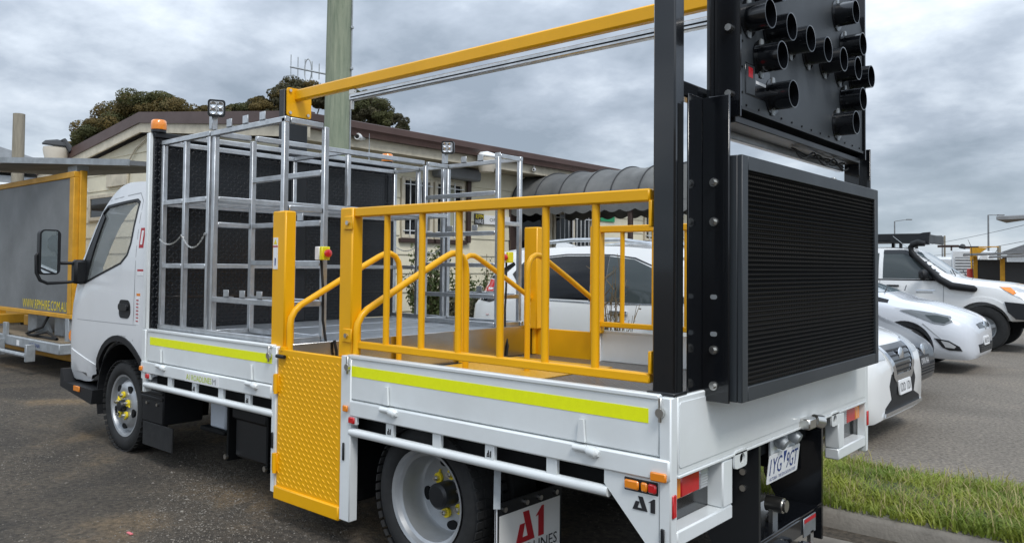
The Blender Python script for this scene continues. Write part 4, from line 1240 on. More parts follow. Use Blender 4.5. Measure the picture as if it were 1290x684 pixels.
for si, ys in enumerate(SIDES):
    Y0, YD = ys(.08), ys(.35)
    rk = part('storage_rack', MB().bar((-4.09, Y0, 1.005), (-2.53, Y0, 1.005), B, B, bev=.003), 'alu', T, 'welded aluminium storage rack')
    def post_(x, y, z0, z1): part('post', sq((x, y, z0), (x, y, z1)), 'alu', rk)
    def rail(p, q, nm='rail'): part(nm, sq(p, q), 'alu', rk)
    for x in (-4.06, -3.745, -3.425):
        post_(x, Y0, 1.02, 2.275)
    post_(-3.365, Y0 + (.004 if si == 0 else -.004), 1.02, 2.27)
    post_(-2.57, Y0, 1.02, 2.30); post_(-3.36, YD, 1.0, 2.27); post_(-2.555, YD, 1.0, 2.28)
    rail((-4.08, Y0, 2.295), (-3.41, Y0, 2.295)); rail((-3.40, Y0, 2.291), (-2.55, Y0, 2.291))
    for zz in (1.87, 1.43):
        rail((-4.04, Y0, zz), (-3.765, Y0, zz)); rail((-3.725, Y0, zz), (-3.445, Y0, zz))
    rail((-3.345, Y0, 1.22), (-2.59, Y0, 1.22))
    for zz in (2.005, 1.70, 1.455):
        rail((-3.34, YD, zz), (-2.575, YD, zz))
    rail((-3.34, YD, 1.218), (-2.575, YD, 1.218)); rail((-3.34, YD, 1.006), (-2.575, YD, 1.006))
    s_ = 1 if si == 0 else -1
    for x, zz in ((-3.365, 2.289), (-2.562, 2.287), (-3.365, 1.70), (-2.562, 1.775), (-2.562, 1.215), (-3.365, 1.006), (-2.562, 1.003)):
        rail((x, Y0 + s_ * .021, zz), (x, YD - s_ * .021, zz))
    for x in (-3.17, -2.98, -2.79):
        for zz, tall in ((2.31, .05), (1.24, .045)):
            tb = MB().box((x - .03, Y0 - .018, zz - .001), (x + .03, Y0 - .013, zz + tall), .001).box((x - .03, Y0 - .018, zz - .001), (x + .03, Y0 + .02, zz + .003))
            part('bracket', tb, 'alu', rk)
    for x in (-3.05, -2.78):
        part('bracket', MB().box((x - .03, YD - .02, 1.72), (x + .03, YD - .014, 1.765), .001), 'alu', rk)
    # chains between the front posts
    for (xa, za, xb, zb, sag) in ((-4.06, 1.615, -3.745, 1.64, .05), (-3.745, 1.64, -3.43, 1.645, .09)):
        n = 26; pts = []
        for k in range(n + 1):
            t = k / n
            pts.append(Vector((xa + (xb - xa) * t, ys(.055), za + (zb - za) * t - sag * 4 * t * (1 - t))))
        ch = MB()
        for k in range(n):
            a_, b_ = pts[k], pts[k + 1]
            d_ = (b_ - a_).normalized() * .0025
            off = Vector((0, .0045, 0)) if k % 2 else Vector((0, 0, .0045))
            ch.tube([a_ - d_, a_ + (b_ - a_) * .3 + off, a_ + (b_ - a_) * .7 + off, b_ + d_], .0022, 5)
            ch.tube([a_ - d_, a_ + (b_ - a_) * .3 - off, a_ + (b_ - a_) * .7 - off, b_ + d_], .0022, 5)
        part('chain', ch, 'zinc', rk)
    yy = ys(.30)
    es = part('emergency_stop', MB().box((-2.534, yy - .03, 1.475), (-2.49, yy + .03, 1.555), .004), 'sticker_white', T, 'emergency stop box with red button')
    part('stop_cover', MB().box((-2.489, yy - .03, 1.475), (-2.462, yy + .03, 1.555), .004), mat('stop_yellow%d' % si, (.75, .68, .01), .4), es)
    part('stop_button', MB().lathe([(0, .011), (.012, .011), (.014, .024), (.026, .024), (.032, .015), (.033, 0)], (-2.462, yy, 1.515) if si == 0 else (-2.475, yy - .03, 1.515), (1, 0, 0) if si == 0 else (-.25, -1, 0), 16), 'red_lens', es)
    part('stop_cable', MB().tube([(-2.51, yy, 1.475), (-2.50, yy + .01 * s_, 1.3), (-2.505, yy + .015 * s_, 1.12), (-2.49, yy + .03 * s_, .98), (-2.452, yy + .04 * s_, .85), (-2.455, yy + .05 * s_, .78)], .008, 8), 'rubber', es)
add_light(None, -3.37, .085, 2.455, R(-28))
add_light(None, -3.37, TW - .085, 2.455, R(-52))
cr_ = part('rack_cross_frame', MB().bar((-4.06, .10, 2.293), (-4.06, 2.18, 2.293), B, B, bev=.003), 'alu', T)
for p, q in (((-3.725, .10, 2.297), (-3.725, 2.18, 2.297)), ((-3.362, .372, 2.293), (-3.362, 1.908, 2.293)), ((-4.06, .10, 1.43), (-4.06, 2.18, 1.43)),
             ((-4.06, .10, 1.862), (-4.06, 2.18, 1.862)), ((-3.725, .10, 1.868), (-3.725, 2.18, 1.868)), ((-3.362, .10, 1.866), (-3.362, 2.18, 1.866)),
             ((-3.90, .10, 1.872), (-3.90, 2.18, 1.872)), ((-3.54, .10, 1.873), (-3.54, 2.18, 1.873)),
             ((-4.04, 1.14, 2.296), (-3.38, 1.14, 2.296))):
    part('cross_rail', sq(p, q), 'alu', cr_)
part('cross_post', sq((-4.06, 1.14, .985), (-4.06, 1.14, 2.272)), 'alu', cr_)
part('cross_post', sq((-3.362, 1.14, 1.887), (-3.362, 1.14, 2.272)), 'alu', cr_)

# ---- yellow guard rails and grab rails
for si, ys in enumerate(SIDES):
    y = ys(.06)
    x0g = -1.966 if si == 0 else -1.88
    gr = part('guard_rail', MB().box((x0g, y - .024, 1.696), (-.116, y + .024, 1.744), .006), 'yellow', T, 'yellow guard rail')
    part('bottom_bar', MB().box((x0g + .03, y - .02, 1.020), (-.116, y + .02, 1.056), .005), 'yellow', gr)
    for x in (-1.628, -1.372, -1.125, -.871, -.622, -.371):
        part('baluster', MB().tube([(x, y, 1.054), (x, y, 1.698)], .0165, 14), 'yellow', gr)
    part('rail_post', MB().box((-1.966, y - .036, .97), (-1.862, y + .036, 1.745), .007) if si == 0 else MB().box((-1.885, y - .036, .97), (-1.80, y + .036, 1.745), .007), 'yellow', gr)
    for zz in (1.665, 1.085) if si == 0 else ():
        part('rail_tab', MB().box((-1.925, y - .044, zz - .035), (-1.85, y - .0365, zz + .035), .004), 'yellow', gr)
        part('bolt', MB().tube([(-1.885, y - .044, zz), (-1.885, y - .056, zz)], .012, 8), 'zinc', gr)
    part('end_tab', MB().box((-.120, y - .024, 1.60), (-.106, y + .024, 1.70), .003), 'yellow', gr)
    part('end_tab', MB().box((-.120, y - .024, 1.056), (-.106, y + .024, 1.14), .003), 'yellow', gr)
    gx0 = 0 if si == 0 else .09
    gp = part('gate_post', MB().box((-2.597 + gx0, y - .036, .97), (-2.466 + gx0, y + .036, 1.752), .007), 'yellow', T, 'short yellow gate post')
    if si == 0:
        sk = part('warning_sticker', MB().box((-2.583, y - .0385, 1.42), (-2.537, y - .0365, 1.60)), 'sticker_white', gp)
        part('triangle', MB().prism([(-2.577, 1.562), (-2.543, 1.562), (-2.560, 1.594)], XZ, y - .039, y - .0396), 'ink_yellow', sk)
        part('red_band', MB().box((-2.583, y - .0394, 1.546), (-2.537, y - .0387, 1.554)), 'ink_red', sk)
        part('pictogram', MB().prism([(-2.565, 1.44), (-2.557, 1.44), (-2.553, 1.48), (-2.565, 1.485)], XZ, y - .039, y - .0396), 'ink_blue', sk)
    for gx in (-2.437, -1.842):
        P = [(.045, .775), (.045, 1.05), (.045, 1.10), (.052, 1.145), (.075, 1.185), (.11, 1.215), (.40, 1.363), (.68, 1.500), (.73, 1.520), (.775, 1.522), (.815, 1.505), (.842, 1.47), (.852, 1.42), (.854, 1.36), (.854, .776)]
        part('grab_rail', MB().tube([(gx, ys(a), b) for a, b in P], .0185, 14), 'yellow', T)

# ---- rear frame, message board, arrow board
for si, ys in enumerate(SIDES):
    lo, hi = sorted((ys(.03), ys(.10)))
    pm = MB().box((-.098, lo, .972), (-.006, hi, 3.35), .006)
    fp = part('frame_post', pm, 'black_gloss', T, 'tall black rear frame post')
    lo, hi = sorted((ys(.05), ys(.08)))
    part('slot', MB().box((-.0065, lo, .99), (-.0045, hi, 2.05)), 'black_matte', fp)
    part('post_foot', MB().box((-.115, min(ys(.02), ys(.12)), .985), (.0, max(ys(.02), ys(.12)), .998), .003), 'black_satin', fp)
part('frame_crossbar', MB().box((-.09, .10, 2.095), (-.03, 2.18, 2.155), .006), 'black_gloss', T)
part('frame_crossbar', MB().box((-.09, .10, 2.76), (-.03, 2.18, 2.83), .006), 'black_gloss', T)
for si in (0, 1):
    a = .258 if si == 0 else 2.008
    s_ = 1 if si == 0 else -1
    fl = sorted((a, a - s_ * .115 + (0 if si == 0 else .014)))
    h = part('board_bracket', MB().box((-.014, a, .944), (.096, a + .012, 2.105), .002).box((-.022, min(a, a - s_ * .11), .944), (-.014, max(a + .012, a - s_ * .11), 2.105), .002), 'black_gloss', T)
    for zz in (1.775, 1.625, 1.14, 1.005):
        yb_ = a if si == 0 else a + .012
        part('bolt', MB().tube([(.035, yb_, zz), (.035, yb_ - s_ * .006, zz)], .017, 12).tube([(.035, yb_ - s_ * .006, zz), (.035, yb_ - s_ * .018, zz)], .011, 6), 'zinc', h)
    for zz in (1.34, 1.20):
        yb_ = a if si == 0 else a + .012
        part('slot_hole', MB().prism(rrect(.021, zz - .009, .049, zz + .009, .0085), XZ, yb_ - s_ * .0015, yb_ - s_ * .0025), 'galv', h)
    ua = .318 if si == 0 else 1.865
    ub = part('board_bracket', MB().box((.005, ua, 2.03), (.112, ua + .014, 3.3), .002).box((-.012, ua - .03, 2.03), (.005, ua + .044, 3.3), .002), 'black_gloss', T)
    for zz in (2.63, 2.375, 2.12):
        yb_ = ua if si == 0 else ua + .014
        part('bolt', MB().tube([(.07, yb_, zz), (.07, yb_ - s_ * .018, zz)], .014, 8), 'zinc', ub)
for y0 in (1.94,):
    part('bracket_upright', MB().box((-.02, y0, 1.86), (.06, y0 + .09, 2.09), .003), 'black_gloss', T)
# message board: cabinet frame, recessed face, one louvre per pixel row
vb = MB()
vb.box((-.01, .282, .948), (.118, 1.998, 1.877), .003)
vms = part('message_board', vb, 'board_grey', T, 'black LED message board with louvred face')
for (y0, y1, z0, z1) in ((.282, .334, .948, 1.877), (1.946, 1.998, .948, 1.877), (.334, 1.946, .948, 1.003), (.334, 1.946, 1.822, 1.877)):
    part('bezel', MB().box((.1182, y0, z0), (.138, y1, z1), .0025), 'board_grey', vms)
fm = MATS['vms_face']; t_, b_, L_ = nodes_of(fm)
vo = t_.nodes.new('ShaderNodeTexVoronoi'); vo.inputs['Randomness'].default_value = 0.0; vo.inputs['Scale'].default_value = 52.6
mp_ = t_.nodes.new('ShaderNodeMapping'); mp_.inputs['Scale'].default_value = (0, 1, 1)
L_(t_.nodes.new('ShaderNodeTexCoord').outputs['Object'], mp_.inputs[0]); L_(mp_.outputs[0], vo.inputs['Vector'])
rp = t_.nodes.new('ShaderNodeValToRGB'); rp.color_ramp.elements[0].position = .16; rp.color_ramp.elements[0].color = (.10, .085, .065, 1)
rp.color_ramp.elements[1].position = .26; rp.color_ramp.elements[1].color = (.007, .008, .009, 1)
L_(vo.outputs['Distance'], rp.inputs[0]); L_(rp.outputs[0], b_.inputs['Base Color'])
part('pixel_panel', MB().box((.1183, .3345, 1.0035), (.121, 1.9455, 1.8215)), 'vms_face', vms)
ROWS = 46
lv = mat('louvre_black', (.006, .0065, .007), .85, spec=.15)
t_, b_, L_ = nodes_of(lv)
wv = t_.nodes.new('ShaderNodeTexWave'); wv.wave_profile = 'SIN'; wv.bands_direction = 'Y'; wv.inputs['Scale'].default_value = 16.7; wv.inputs['Distortion'].default_value = 0.0
L_(t_.nodes.new('ShaderNodeTexCoord').outputs['Object'], wv.inputs['Vector'])
rp = t_.nodes.new('ShaderNodeValToRGB'); rp.color_ramp.elements[0].position = .55; rp.color_ramp.elements[0].color = (.002, .0022, .0025, 1)
rp.color_ramp.elements[1].position = .9; rp.color_ramp.elements[1].color = (.030, .028, .026, 1)
L_(wv.outputs['Fac'], rp.inputs[0]); L_(rp.outputs[0], b_.inputs['Base Color'])
lm = MB().add([(.121, 0, .004), (.121, 1.611, .004), (.133, 0, .0), (.133, 1.611, 0), (.121, 0, .0025), (.121, 1.611, .0025), (.133, 0, -.0015), (.133, 1.611, -.0015)],
              [(0, 2, 3, 1), (4, 5, 7, 6), (2, 6, 7, 3), (0, 1, 5, 4), (0, 4, 6, 2), (1, 3, 7, 5)])
lme = to_mesh('louvre', lm, 0)
for k in range(ROWS):
    o = link('louvre', lme, 'louvre_black', vms)
    o.location = Vector((0, .3345, 1.0035 + (k + .72) * (.818 / ROWS))) - ORG[T]
part('latch_tab', MB().box((.10, 1.33, 1.877), (.13, 1.36, 1.886), .002), 'zinc', vms)
# arrow board
ap = [(.347, 2.065), (1.853, 2.065), (1.853, 2.72), (1.74, 2.835), (.46, 2.835), (.347, 2.72)]
ab = part('arrow_board', MB().prism(ap, YZ, .02, .10), 'board_grey', T, 'grey arrow board with round black lamp hoods')
part('board_rim', MB().prism([(y + (.0), z) for y, z in ((.347, 2.062), (1.853, 2.062), (1.853, 2.075), (.347, 2.075))], YZ, .018, .106), 'black_satin', ab)
part('lower_rail', MB().box((-.02, .335, 2.012), (.085, 1.866, 2.040), .003).box((-.02, .335, 2.040), (.0, 1.866, 2.064), .002), 'black_satin', ab)
part('slide_bar', MB().box((-.06, .335, 1.985), (-.025, 1.95, 2.05), .004), 'alu', T)
hoods = [(.416 + k * .2140, 0) for k in range(7)]
for s_ in (1, -1):
    hoods += [(.535, s_ * .137), (.651, s_ * .271), (1.565, s_ * .137), (1.455, s_ * .271)]
hd = MB().lathe([(.0, .075), (.004, .075), (.004, .057), (.092, .057), (.0925, .0525), (.03, .0525), (.03, .0)], (0, 0, 0), (1, 0, 0), 28)
hme = to_mesh('lamp_hood', hd, 30)
fmes = [to_mesh('hood_tab', MB().prism([(-.016, u * .055), (.016, u * .055), (.012, u * .079), (-.012, u * .079)], YZ, .0, .004), 0) for u in (-1, 1)]
for y, dz in hoods:
    o = link('lamp_hood', hme, 'black_gloss', ab); o.location = Vector((.1005, y, 2.432 + dz)) - ORG[T]
    for fme in fmes:
        o2 = link('hood_tab', fme, 'galv', ab); o2.location = Vector((.1045, y, 2.432 + dz)) - ORG[T]
for k in range(13):
    y = .40 + k * .117
    part('rivet', MB().tube([(.10, y, 2.085), (.1035, y, 2.085)], .005, 6), 'black_matte', ab)
for k in range(6):
    part('rivet', MB().tube([(.10, .362, 2.13 + k * .1), (.1035, .362, 2.13 + k * .1)], .005, 6), 'black_matte', ab)
ip = part('data_plate', MB().box((.1004, .39, 2.13), (.1025, .625, 2.255), .001), 'black_gloss', ab)
part('data_block', MB().box((.1026, .395, 2.135), (.1032, .475, 2.25)), 'board_grey', ab)
part('data_mark', MB().box((.1033, .415, 2.20), (.1038, .455, 2.24)), 'ink_red', ab)
part('data_line', MB().box((.1026, .485, 2.185), (.1032, .61, 2.197)), 'sticker_white', ab)
cab_pts = []
loops = MB()
for k in range(3):
    pts = []
    for i in range(30):
        t = i / 29
        pts.append((.03 + .012 * k, 1.05 + .72 * t, 2.004 - (.018 + .012 * k) * abs(math.sin((1.5 + k * .5) * math.pi * t + .4 * k)) ** 1.5))
    loops.tube(pts, .0045, 6)
part('cable_loom', loops, 'rubber', ab)

# ---- wheels
def truck_wheel(x, yo, side, dual=False):
    """yo: outer face Y; side -1: faces -Y"""
    s_ = side; w = .20; r = .345
    yc = yo - s_ * w / 2
    c = (x, yc, r); ax = (0, s_, 0)
    ty = MB().lathe(tyre_prof(r, .235, w), c, ax, 48)
    for k in range(48):       # tread blocks on the shoulders
        t = 2 * math.pi * k / 48
        for q in (-.085, -.03, .03, .085):
            p = Vector((x, yc + q, r)) + Vector((math.cos(t), 0, math.sin(t))) * (r + .001)
            dv = Vector((math.cos(t), 0, math.sin(t))); tv = Vector((-math.sin(t), 0, math.cos(t)))
            ty.obox(p, (.016, .021, .0025), (tv, Vector((0, 1, 0)), dv))
    whl = part('wheel', ty, 'rubber', T)
    if not dual:
        prof = [(w * .42, .236), (w * .45, .238), (w * .43, .222), (w * .30, .212), (w * .20, .205), (w * .26, .19), (w * .40, .165), (w * .44, .125), (w * .43, .10), (w * .43, .05), (w * .43, 0)]
    else:
        prof = [(w * .46, .236), (w * .48, .238), (w * .45, .222), (w * .34, .214), (w * .30, .200), (w * .02, .196), (-w * .22, .190), (-w * .30, .178), (-w * .36, .12), (-w * .36, .05), (-w * .36, 0)]
    rim = part('rim', MB().lathe(prof, c, ax, 48), 'rim_silver', whl)
    fz = .43 if not dual else -.36
    yf = lambda d: yc + s_ * (w * fz + d)
    hubr = .045 if not dual else .062
    hl = .03 if not dual else .085
    part('hub_cap', MB().lathe([(0, hubr), (hl, hubr), (hl + .012, hubr * .8), (hl + .014, 0)], (x, yf(0), r), ax, 20), 'black_satin', whl)
    pts = [(72 * k + 20) for k in range(5)] if not dual else [60 * k + 20 for k in range(6)]
    rad = .083 if not dual else .096
    for q, a in enumerate(pts):
        px, pz = x + rad * math.cos(R(a)), r + rad * math.sin(R(a))
        part('wheel_nut', MB().tube([(px, yf(.0), pz), (px, yf(.035), pz)], .014, 6).tube([(px, yf(.035), pz), (px, yf(.045), pz)], .009, 8), 'zinc', whl)
        part('nut_indicator', MB().tube([(px, yf(.002), pz), (px, yf(.016), pz)], .026, 14).prism([(-.012, 0), (.012, 0), (0, .045)], lambda u, v, w_, A=R(a + (28 if q % 2 else -152)), PX=px, PZ=pz: (PX + u * math.cos(A) - v * math.sin(A), w_, PZ + u * math.sin(A) + v * math.cos(A)), yf(.004), yf(.014)), 'ink_yellow', whl)
    for k in range(5 if not dual else 4):
        a = R(72 * k + 56) if not dual else R(90 * k + 10)
        rr = .155 if not dual else .150
        base = w * .405 if not dual else -w * .315
        px, pz = x + rr * math.cos(a), r + rr * math.sin(a)
        ov = [(.022 * math.cos(t) , .034 * math.sin(t)) for t in [2 * math.pi * i / 14 for i in range(14)]]
        part('hand_hole', MB().prism(ov, lambda u, v, w_, A=a, PX=px, PZ=pz: (PX + u * math.cos(A) - v * math.sin(A), yc + s_ * w_, PZ + u * math.sin(A) + v * math.cos(A)), base - .012, base + .006), 'black_matte', rim)
    return whl
truck_wheel(-4.85, .165, -1); truck_wheel(-4.85, TW - .165, 1)
truck_wheel(-1.335, .06, -1, True); truck_wheel(-1.335, TW - .06, 1, True)
for y0 in (.30, TW - .30 - .2):
    part('inner_tyre', MB().lathe(tyre_prof(.345, .235, .2), (-1.335, y0 + .1, .345), (0, 1, 0), 40), 'rubber', T)
part('rear_axle', MB().tube([(-1.335, .3, .345), (-1.335, 1.98, .345)], .06, 14).lathe([(-.14, .05), (-.1, .13), (0, .16), (.1, .13), (.14, .05)], (-1.335, 1.14, .345), (0, 1, 0), 20), 'black_matte', T)
part('front_axle', MB().tube([(-4.85, .3, .33), (-4.85, 1.98, .33)], .045, 12), 'black_matte', T)
for si, ys in enumerate(SIDES):
    # rear mud flap
    ff = lambda u, v, w: (-.885 - w, ys(.062 + u), .055 + v)
    fl = part('mud_flap', MB().prism([(0, .05), (.05, 0), (.42, 0), (.47, .05), (.47, .36), (0, .36)], ff, 0, .006), 'black_satin', T)
    part('flap_face', MB().prism([(.02, .06), (.06, .012), (.41, .012), (.455, .06), (.455, .305), (.02, .305)], ff, -.0015, -.0002), mat('flap_white%d' % si, (.80, .80, .78), .5, var=.06), fl)
    part('flap_edge', MB().prism([(0, .05), (.004, .05), (.004, .36), (0, .36)], ff, -.004, .008), 'sticker_white', fl)
    if si == 0:
        lf = lambda u, v, w: (-.882 + w, .062 + u, .055 + v)
        a1_logo(fl, lambda u, v, w: lf(.13 + u, .155 + v, w), .20, .135, 'ink_red')
        lettering(fl, 'ROADLINES', lambda u, v, w: lf(.045 + u, .095 + v, w), .385, .05, 'ink_black')
        lettering(fl, '1300 720 400', lambda u, v, w: lf(.12 + u, .05 + v, w), .26, .034, 'ink_red')
    for u in (.05, .2, .3, .42):
        part('bolt', MB().tube([(-.885, ys(.062 + u), .385), (-.872, ys(.062 + u), .385)], .012, 8), 'zinc', fl)
    part('flap_stay', MB().bar((-.93, ys(.12), .66), (-.875, ys(.055), .40), .03, .006), 'galv', T)
    # front mudguard and splash panel
    lo, hi = sorted((ys(.15), ys(.62)))
    gd = MB()
    for k in range(21):
        t0, t1 = R(-12 + k * 10), R(-12 + (k + 1) * 10)
        p = [Vector((-4.84 + .455 * math.cos(t), 0, .37 + .455 * math.sin(t))) for t in (t0, t1)]
        gd.obox(((p[0].x + p[1].x) / 2, (lo + hi) / 2, (p[0].z + p[1].z) / 2), ((p[1] - p[0]).length / 2 + .002, (hi - lo) / 2, .006), ((p[1] - p[0]).normalized(), Vector((0, 1, 0)), (p[1] - p[0]).normalized().cross(Vector((0, 1, 0)))))
    mg = part('front_mudguard', gd, 'plastic_black', T)
    part('arch_wall', MB().box((-5.30, min(ys(.60), ys(.61)), .35), (-4.40, max(ys(.60), ys(.61)), .85)), 'black_matte', mg)
    lo, hi = sorted((ys(.12), ys(.42)))
    sp_ = part('splash_panel', MB().box((-4.42, lo, .30), (-4.09, hi, .60), .01), 'plastic_black', T)
    for zz in (.47, .51, .55):
        part('moulding', MB().box((-4.424, min(ys(.112), ys(.12)), zz), (-4.09, max(ys(.112), ys(.12)), zz + .022), .005), 'plastic_black', sp_)
    part('splash_flap', MB().box((-4.40, lo, .13), (-3.95, lo + .012 if si == 0 else hi, .30), .003), 'rubber', sp_)
    for x in (-4.33, -4.17):
        part('bolt', MB().tube([(x, ys(.12), .44), (x, ys(.11), .44)], .012, 8), 'zinc', sp_)
# underslung boxes
bx = part('battery_box', MB().box((-3.30, .22, .20), (-2.92, .60, .52), .015), 'black_satin', T)
part('box_lid', MB().box((-3.32, .20, .44), (-2.90, .62, .53), .02), 'plastic_black', bx)
for x in (-3.34, -2.88):
    part('box_hanger', MB().box((x - .012, .19, .17), (x + .012, .60, .62), .004), 'black_matte', bx)
    part('bolt', MB().tube([(x, .19, .20), (x, .172, .20)], .017, 10), 'zinc', bx)
part('fluid_tank', MB().box((-3.66, .24, .34), (-3.46, .5, .53), .012), mat('tank_white', (.50, .55, .62), .4), T, 'pale plastic fluid tank')
part('tank_step', MB().box((-3.76, .22, .31), (-3.44, .52, .338), .006), 'black_matte', T)
part('fuel_tank', MB().box((-2.85, 1.55, .22), (-1.95, 2.1, .56), .05), 'black_satin', T)
part('side_guard', MB().box((-2.86, .3, .25), (-2.2, .33, .55), .01), 'black_matte', T)
part('brake_rod', MB().tube([(-2.62, .2, .56), (-2.62, .2, .20)], .006, 6), 'galv', T)
part('step_well', MB().box((-2.47, .06, .20), (-1.93, .34, .66), .01), 'black_matte', T)
part('inner_light_block', MB().box((-1.75, .56, .28), (-.92, .58, .66)).box((-1.75, .08, .662), (-.92, .56, .668)), 'black_matte', T)  # black panels added behind and above the wheel to block light
part('cross_tube', MB().bar((-2.1, .55, .30), (-1.6, .2, .26), .05, .05), 'galv', T)

# ---- cab (heads towards -X; local x counts forward from the cab's back wall)
CX = -4.40
cf = lambda x, y, z: Vector((CX - x, 1.14 + y, z))
secs = [  # x, zb, zs, zr, wb, wm, ws, wr
    (0.0, .60, 1.20, 2.02, .94, 1.00, 0.99, .92), (.03, .58, 1.20, 2.06, .96, 1.015, 1.007, .94), (.25, .58, 1.21, 2.10, .97, 1.02, 1.012, .945),
    (.45, .58, 1.22, 2.105, .97, 1.02, 1.012, .945), (.60, .58, 1.23, 2.09, .97, 1.02, 1.012, .94), (.75, .56, 1.235, 2.045, .97, 1.02, 1.012, .935), (.92, .54, 1.24, 1.96, .97, 1.02, 1.01, .93), (1.07, .46, 1.24, 1.845, .97, 1.018, 1.005, .93),
    (1.20, .45, 1.24, 1.69, .97, 1.015, .998, .94), (1.33, .45, 1.22, 1.49, .965, 1.010, .99, .945), (1.44, .45, 1.14, 1.26, .96, .998, .975, .94), (1.49, .45, 1.0, 1.08, .94, .97, .94, .90), (1.525, .46, .90, .95, .88, .90, .87, .84), (1.54, .5, .84, .88, .78, .80, .78, .75)]
cmb_ = loft(secs, cf, 70)
cbv = bvh_of(cmb_)
cab = part('cab', cmb_, 'cab_white', T, 'white cab with sloping windscreen')
isecs = [(a + (.05 if i == 0 else 0), .75, 1.18, d - .06, e - .05, f - .055, g - .055, h - .055) for i, (a, b, c, d, e, f, g, h) in enumerate(secs[1:10])]
inner = loft(isecs, lambda x, y, z: cf(x, y, z), 40)
win = [(-4.645, 1.895), (-4.695, 1.918), (-5.27, 1.893), (-5.365, 1.85), (-5.565, 1.48), (-5.655, 1.285), (-5.52, 1.295), (-4.86, 1.450), (-4.755, 1.51), (-4.70, 1.60)]
shift = lambda poly, d: [(u - ORG[T].x, v) for u, v in poly]
wc = MB().prism(win, XZ, -.5, 2.8)
wsp = MB().prism([(-.80, 1.29), (.80, 1.29), (.74, 1.95), (-.74, 1.95)], lambda u, v, w: (w, 1.14 + u, v), -6.2, -5.02)
rwp = MB().prism(rrect(-.55, 1.45, .55, 1.85, .05), lambda u, v, w: (w, 1.14 + u, v), -4.6, -4.3)
arch = MB().tube([(-4.84, -.5, .38), (-4.84, 2.8, .38)], .47, 48)
boolean(cab, [cutter(inner), cutter(wc), cutter(wsp), cutter(rwp), cutter(arch)])
